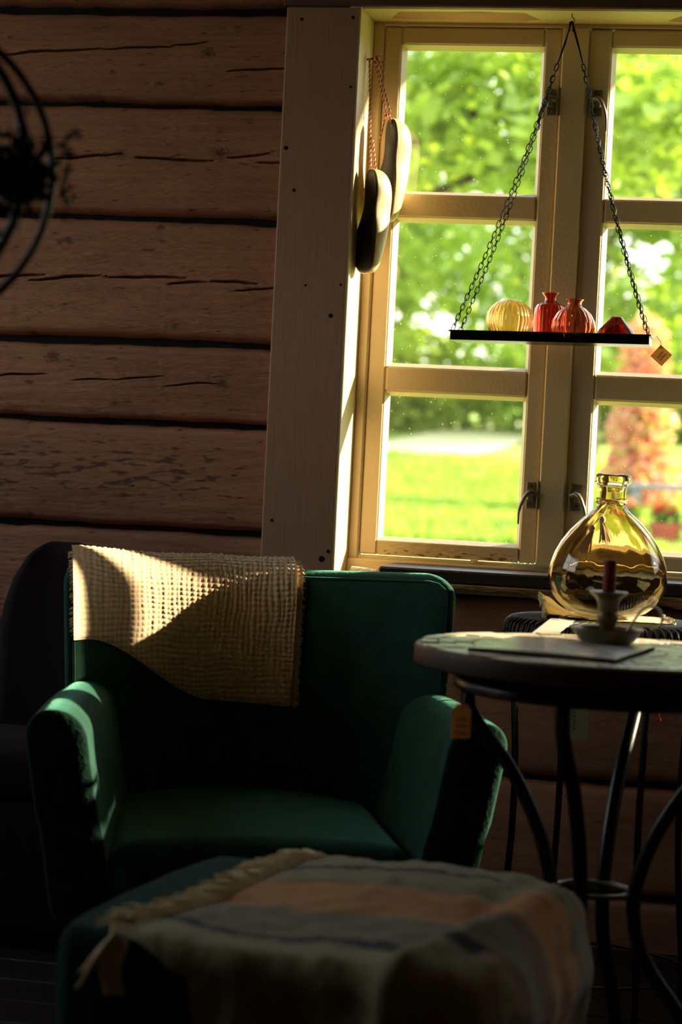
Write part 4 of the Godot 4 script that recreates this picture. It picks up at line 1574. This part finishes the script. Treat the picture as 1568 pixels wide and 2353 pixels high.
# ---------------------------------------------------------------- hanging tray with glass
func tray() -> void:
	var C := Vector3(-0.469, 1.3145, -0.03)
	var tilt := Basis(Vector3.BACK, 0.014)
	var t := thing("hanging_shelf", "black metal tray shelf hung on chains in front of the window", "hanging shelf", C)
	var W := 0.218
	var D := 0.062
	var tm := MB.new()
	var X := Transform3D(tilt, Vector3.ZERO)
	tm.box(Vector3(-W + 0.004, -0.002, -D + 0.003), Vector3(W - 0.004, 0.0005, D - 0.003), 0.001, X)
	tm.box(Vector3(-W + 0.002, -0.002, D - 0.005), Vector3(W - 0.002, 0.018, D - 0.002), 0.0006, X)
	tm.box(Vector3(-W + 0.002, -0.002, -D + 0.002), Vector3(W - 0.002, 0.018, -D + 0.005), 0.0006, X)
	tm.box(Vector3(-W + 0.002, -0.002, -D + 0.002), Vector3(-W + 0.005, 0.018, D - 0.002), 0.0006, X)
	tm.box(Vector3(W - 0.005, -0.002, -D + 0.002), Vector3(W - 0.002, 0.018, D - 0.002), 0.0006, X)
	tm.box(Vector3(-W - 0.001, 0.0165, D - 0.003), Vector3(W + 0.001, 0.0195, D + 0.002), 0.0008, X)
	tm.box(Vector3(-W - 0.001, 0.0165, -D - 0.002), Vector3(W + 0.001, 0.0195, -D + 0.003), 0.0008, X)
	tm.box(Vector3(-W - 0.002, 0.0165, -D), Vector3(-W + 0.003, 0.0195, D), 0.0008, X)
	tm.box(Vector3(W - 0.003, 0.0165, -D), Vector3(W + 0.002, 0.0195, D), 0.0008, X)
	obj("tray", tm, M.blackpaint, t)
	# one link shape, turned a quarter each time
	var lp := []
	for k in 14:
		var a := TAU * k / 14.0
		lp.append(Vector3(cos(a) * 0.0044, sin(a) * 0.0044 + signf(sin(a)) * 0.0038, 0))
	var link := MB.new().tube(lp, 0.00105, 5, true).mesh()
	var hook := Vector3(-0.461, 2.014, -0.03) - C
	for sg in [-1.0, 1.0]:
		var wb := Vector3(-0.487 if sg < 0 else -0.431, 1.922, -0.03) - C
		var wm := MB.new()
		wm.tube([hook + Vector3(sg * 0.004, -0.020, 0.002), hook + Vector3(sg * 0.004, -0.002, 0.002), hook + Vector3(0, 0.003, 0), hook.lerp(wb, 0.3), hook.lerp(wb, 0.7), wb], 0.0016, 6)
		wm.tube([hook + Vector3(sg * 0.002, 0.002, -0.002), hook.lerp(wb, 0.5) + Vector3(0.002, 0, 0), wb], 0.0014, 6)
		obj("hanger_wire", wm, M.iron, t)
		for sz in [-1.0, 1.0]:
			var en: Vector3 = X * Vector3(sg * (W - 0.006), 0.0195, sz * (D - 0.006))
			var ln := (en - wb).length()
			var cnt := int(ln / 0.0127)
			var dir := (en - wb).normalized()
			var chn := Node3D.new()
			chn.name = "chain" if not t.has_node("chain") else "chain_%03d" % (t.get_child_count())
			t.add_child(chn)
			var side := dir.cross(Vector3.BACK).normalized()
			var bs := Basis(side, -dir, side.cross(-dir))
			for k in cnt:
				var o := many(chn, "link", k, link, M.iron)
				var w := (k + 0.5) / cnt
				var sag := Vector3(0, -0.012 * sin(PI * w), 0) + Vector3(-sg * 0.006 * sin(PI * w), 0, 0)
				o.transform = Transform3D(bs * Basis(Vector3.UP, 0.55 + (k % 2) * 1.1 + 0.25 * sin(k * 1.7 + sz)), wb.lerp(en, w) + sag)
	var hk := MB.new()
	var hp := [Vector3(-0.461, 2.0335, -0.03), Vector3(-0.461, 2.027, -0.03)]
	for k in 9:
		var a := PI / 2 - k * PI * 1.35 / 8
		hp.append(Vector3(-0.461 + cos(a) * 0.006, 2.018 + sin(a) * 0.007, -0.03))
	hk.tube(hp, 0.0014, 6)
	tag(obj("screw_hook", hk, M.steel), "small metal hook screwed into the window head above the shelf", "hook")
	# glass on the tray
	var fl := func(x: float) -> float: return C.y + 0.0007 + (x - C.x) * 0.014
	var A := Vector3(-0.562, fl.call(-0.562), -0.025)
	var ab := [[0.0, 0.004], [0.020, 0.0], [0.030, 0.003], [0.042, 0.015], [0.0495, 0.032], [0.0515, 0.047], [0.049, 0.062], [0.0415, 0.075], [0.030, 0.084], [0.020, 0.0885], [0.0185, 0.090], [0.016, 0.0895]]
	var rib := func(n: int, k: float) -> Callable:
		return func(a: float, r: float, y: float) -> float: return r * (1.0 + k * (absf(cos(a * n / 2.0)) - 0.6) * smoothstep(0.012, 0.035, r))
	var hollow := func(o: Array, th: float) -> Array:
		var q := o.duplicate()
		for k in range(o.size() - 2, 0, -1):
			q.append([maxf(o[k][0] - th, 0.0006), o[k][1] + (th if k < 3 else 0.0004)])
		q.append([0.0, o[0][1] + th * 1.3])
		return q
	var vs := thing("glass_vase", "ribbed round amber glass vase, leftmost of those on the hanging shelf", "vase", A, 0.0, "glass vases on the hanging shelf")
	obj("body", MB.new().lathe(hollow.call(ab, 0.0024), 144, Vector3.ZERO, rib.call(30, 0.075)), M.amber, vs)
	var Rr := Vector3(-0.478, fl.call(-0.478), -0.062)
	vs = thing("glass_vase", "tall straight red glass bottle vase between amber and coral ones", "vase", Rr, 0.0, "glass vases on the hanging shelf")
	obj("body", MB.new().lathe(hollow.call([[0.0, 0.003], [0.028, 0.0], [0.033, 0.003], [0.0345, 0.012], [0.0345, 0.066], [0.0335, 0.076], [0.029, 0.0835], [0.019, 0.0875], [0.0135, 0.0905], [0.0125, 0.096], [0.0132, 0.101], [0.017, 0.1055], [0.0195, 0.1085], [0.0195, 0.1105], [0.0165, 0.111]], 0.0022), 120, Vector3.ZERO, rib.call(20, 0.05)), M.red, vs)
	var Cc := Vector3(-0.420, fl.call(-0.42), -0.004)
	vs = thing("glass_vase", "squat coral glass vase with ribbed belly and flared rim", "vase", Cc, 0.0, "glass vases on the hanging shelf")
	obj("body", MB.new().lathe(hollow.call([[0.0, 0.003], [0.026, 0.0], [0.034, 0.003], [0.043, 0.016], [0.0475, 0.031], [0.0455, 0.046], [0.037, 0.062], [0.025, 0.0735], [0.0165, 0.078], [0.0155, 0.083], [0.0165, 0.0885], [0.0195, 0.0915], [0.0200, 0.0935], [0.0175, 0.094]], 0.0022), 120, Vector3.ZERO, rib.call(18, 0.06)), M.coral, vs)
	var Pp := Vector3(-0.328, fl.call(-0.328), -0.02)
	vs = thing("glass_vase", "low dark purple cone shaped glass vase, rightmost on the shelf", "vase", Pp, 0.0, "glass vases on the hanging shelf")
	obj("body", MB.new().lathe(hollow.call([[0.0, 0.002], [0.038, 0.0], [0.045, 0.004], [0.0465, 0.010], [0.0435, 0.020], [0.036, 0.031], [0.0255, 0.042], [0.0175, 0.0505], [0.0125, 0.0565], [0.0115, 0.058], [0.010, 0.058]], 0.0024), 96, Vector3.ZERO, rib.call(14, 0.015)), M.purple, vs)
	# price tag at its right end
	var kt := thing("kraft_tag", "square kraft tag hung cornerwise from the hanging shelf's right end", "tag", Vector3(-0.2265, 1.294, 0.012))
	var xf := Transform3D(Basis(Vector3.UP, 0.1) * Basis(Vector3.BACK, 0.88), Vector3.ZERO)
	obj("card", MB.new().box(Vector3(-0.0165, -0.0165, -0.0008), Vector3(0.0165, 0.0165, 0.0008), 0.0003, xf), M.kraft, kt)
	obj("eyelet", MB.new().prism(disc(0.0030, 14), 0.0022, xf * Transform3D(Basis(), Vector3(0.0125, 0.0125, 0))), M.dust, kt)
	var sm := MB.new()
	for k in 2:
		scribble(sm, xf * Transform3D(Basis(Vector3.BACK, 0.05), Vector3(-0.0005, 0.003 - k * 0.0075, 0.0011)), 0.018, 0.006, 4, 0.0005, 40 + k)
	obj("writing", sm, M.ink, kt)
	obj("string", MB.new().tube([Vector3(-0.0005, 0.0195, 0.001), Vector3(-0.003, 0.03, 0.003), Vector3(-0.012, 0.0405, 0.012)], 0.0007, 5), M.twine_white, kt)

# ---------------------------------------------------------------- wooden clogs on the jamb
func clog(label: String, top: Vector3, ln: float, wd: float, turn: float, lean: float) -> void:
	var o := thing("wooden_last", label, "shoe last", top, turn, "pair of wooden shoe lasts on the jamb")
	o.rotation.z = lean
	var cen := func(t: float) -> float: return 0.010 * sin(t * TAU * 0.85 + 0.4) - 0.002
	var width := func(t: float) -> float: return wd * (0.62 + 0.42 * smoothstep(0.25, 0.75, t) - 0.10 * exp(-pow((t - 0.40) / 0.12, 2)))
	var endk := func(t: float) -> float: return pow(clampf(1.0 - pow(absf(t * 2 - 1), 5.0), 0.0, 1.0), 0.42)
	var f := func(u: float, w: float) -> Vector3:
		var t := clampf(w, 0.0005, 0.9995)
		var k: float = endk.call(t)
		var hw: float = width.call(t) / 2 * k
		var hg: float = (0.050 - 0.016 * smoothstep(0.45, 1.0, t)) * k
		var a := TAU * u
		var cx := signf(cos(a)) * pow(absf(cos(a)), 0.8)
		var sy := sin(a)
		# flat sole on +z, full rounded upper on -z
		var z := sy * 0.006 * k if sy > 0 else sy * hg
		return Vector3(cen.call(t) + cx * hw, -t * ln, z)
	obj("body", MB.new().grid(40, 48, f, true, false, true), M.clog, o)
	var g := func(u: float, w: float) -> Vector3:
		var t := clampf(w, 0.0005, 0.9995)
		var k: float = endk.call(t)
		var hw: float = width.call(t) / 2 * k * 0.99
		var a := TAU * u
		return Vector3(cen.call(t) + cos(a) * hw, -0.001 - t * (ln - 0.002), 0.0035 * k + (0.0045 * k * sin(a) if sin(a) > 0 else 0.0))
	obj("sole", MB.new().grid(32, 48, g, true, false, true), M.clogsole, o)

func twist(m1: MB, m2: MB, a: Vector3, b: Vector3, r: float) -> void:
	var d := (b - a).normalized()
	var s := d.cross(Vector3.BACK).normalized()
	var q := d.cross(s)
	var nn := maxi(8, int((b - a).length() / 0.0022))
	for e in 2:
		var pts := []
		for k in nn + 1:
			var w := float(k) / nn
			var ph := w * (b - a).length() / 0.011 * TAU + e * PI
			pts.append(a.lerp(b, w) + (s * cos(ph) + q * sin(ph)) * r * 0.8)
		(m1 if e == 0 else m2).tube(pts, r, 5)

func clogs() -> void:
	clog("front wooden shoe last with dark sole, hanging lower on the left jamb", Vector3(-0.891, 1.687, -0.036), 0.236, 0.080, -0.80, 0.02)
	clog("rear wooden shoe last hanging higher, behind the other on the left jamb", Vector3(-0.863, 1.809, -0.100), 0.236, 0.080, -0.80, 0.02)
	var nl := MB.new()
	nl.tube([Vector3(-0.924, 1.934, -0.075), Vector3(-0.900, 1.938, -0.072)], 0.002, 8)
	nl.tube([Vector3(-0.900, 1.938, -0.072), Vector3(-0.898, 1.938, -0.072)], 0.0045, 10)
	tag(obj("nail", nl, M.iron), "iron nail in the left jamb carrying the twine", "nail")
	var tw := thing("twine", "red and white twisted twine holding the shoe lasts to the nail", "twine", Vector3.ZERO)
	var r1 := MB.new()
	var r2 := MB.new()
	var nn := Vector3(-0.905, 1.937, -0.070)
	var c1 := Vector3(-0.888, 1.69, -0.045)
	var c2 := Vector3(-0.868, 1.812, -0.098)
	twist(r1, r2, nn + Vector3(-0.008, 0, 0.004), c1 + Vector3(-0.006, 0, 0), 0.0014)
	twist(r1, r2, c1 + Vector3(-0.004, 0.06, 0.002), c1 + Vector3(0.012, -0.03, 0.014), 0.0014)
	twist(r1, r2, nn + Vector3(0.002, 0, 0), c2 + Vector3(-0.004, 0, 0), 0.0014)
	twist(r1, r2, nn + Vector3(0.005, 0, 0.002), c2 + Vector3(0.003, 0.01, 0.004), 0.0014)
	twist(r1, r2, c2 + Vector3(-0.002, 0.012, 0.002), c2 + Vector3(0.014, -0.03, 0.014), 0.0014)
	twist(r1, r2, c2 + Vector3(-0.006, 0.01, 0.002), c2 + Vector3(-0.018, -0.06, 0.002), 0.0012)
	twist(r1, r2, nn + Vector3(0.004, -0.004, 0.002), nn + Vector3(0.026, -0.010, 0.004), 0.0014)
	twist(r1, r2, nn + Vector3(0.010, -0.004, 0.002), nn + Vector3(0.026, -0.034, 0.004), 0.0014)
	twist(r1, r2, nn + Vector3(0.006, -0.002, 0.003), nn + Vector3(0.016, 0.010, 0.003), 0.0014)
	for k in 3:
		twist(r1, r2, nn + Vector3(0.002, -0.006 + k * 0.003, 0.004), nn + Vector3(0.012, -0.004 + k * 0.002, 0.003), 0.0016)
	obj("red_strand", r1, M.twine_red, tw)
	obj("white_strand", r2, M.twine_white, tw)

func on_sill() -> void:
	var pf := func(u: float, w: float) -> Vector3:
		var a := w * TAU * 1.35 + 0.3
		var r := 0.011 + 0.0022 * w + 0.0015 * noise2.get_noise_2d(u * 6.0, w * 7.0)
		return Vector3(lerpf(-0.892, -0.832, u) + 0.004 * sin(a), 0.7855 + sin(a) * r - 0.003 * u, -0.03 + cos(a) * r * 1.1 + 0.01 * u)
	tag(obj("paper_roll", MB.new().grid(24, 40, pf), M.paper), "small crumpled roll of cream paper on the sill's left end", "paper")
	var hb := MB.new()
	rng.seed = 3
	for k in 150:
		var x := rng.randf_range(-0.54, -0.44)
		var z := rng.randf_range(-0.134, -0.115)
		var h := rng.randf_range(0.003, 0.016) * (1.6 if k % 6 == 0 else 1.0)
		var lean := rng.randf_range(-0.03, 0.02)
		hb.tube([Vector3(x - lean, 0.8135, z), Vector3(x - lean * 0.3, 0.8135 + h, z), Vector3(x + lean * 0.6, 0.8135 + h * rng.randf_range(0.2, 1.5), z + rng.randf_range(-0.004, 0.004))], 0.00035, 3)
	var fz := obj("cobweb_tuft", hb, M.dust)
	tag(fz, "tuft of dusty cobweb fibres on the sill below the mullion", "cobweb")
	stuff(fz)
	tag(obj("paint_flake", MB.new().rbox(Vector3(-0.628, 0.8225, -0.1405), Vector3(0.0085, 0.0028, 0.005), 0.0027, 6), M.dust), "small white paint flake lying on the window's lower frame", "paint flake")

func hoop() -> void:
	var c := Vector3(-1.075, 1.372, 2.30)
	var h := thing("hanging_hoop", "blurred dark metal hoops with a dried flower bunch near camera", "wreath", c, 0.19)
	for q in [[0.196, 0.0, 0.0, 0.0062], [0.200, 0.013, -0.11, 0.005]]:
		var p := []
		for k in 72:
			var a := TAU * k / 72
			p.append(Vector3(cos(a) * q[0] + q[1], sin(a) * q[0], q[2]))
		obj("hoop", MB.new().tube(p, q[3], 8, true), M.iron, h)
	var r := RandomNumberGenerator.new()
	r.seed = 4
	var lv := MB.new()
	for k in 420:
		var d := Vector3(r.randfn() * 0.026, r.randfn() * 0.021, r.randfn() * 0.018)
		var p := Vector3(0.186, -0.008, 0.0) + d
		var dr := Vector3(r.randfn(), r.randfn(), r.randfn()).normalized() * r.randf_range(0.010, 0.026)
		lv.tube([p, p + dr * 0.5, p + dr], func(t: float) -> float: return 0.0045 * sin(PI * clampf(t, 0.1, 0.95)), 5, false, 1.0, 0.4)
	stuff(obj("dried_flowers", lv, M.dry, h))
	obj("cord", MB.new().tube([Vector3(0, 0.198, 0), Vector3(0, 0.7, -0.02), Vector3(0, 1.228, -0.05)], 0.002, 6), M.jute, h)
	obj("crossbar", MB.new().tube([Vector3(-0.196, 0, 0), Vector3(-0.1, 0.0, -0.05), Vector3(-0.186, 0, -0.11)], 0.003, 6), M.iron, h)
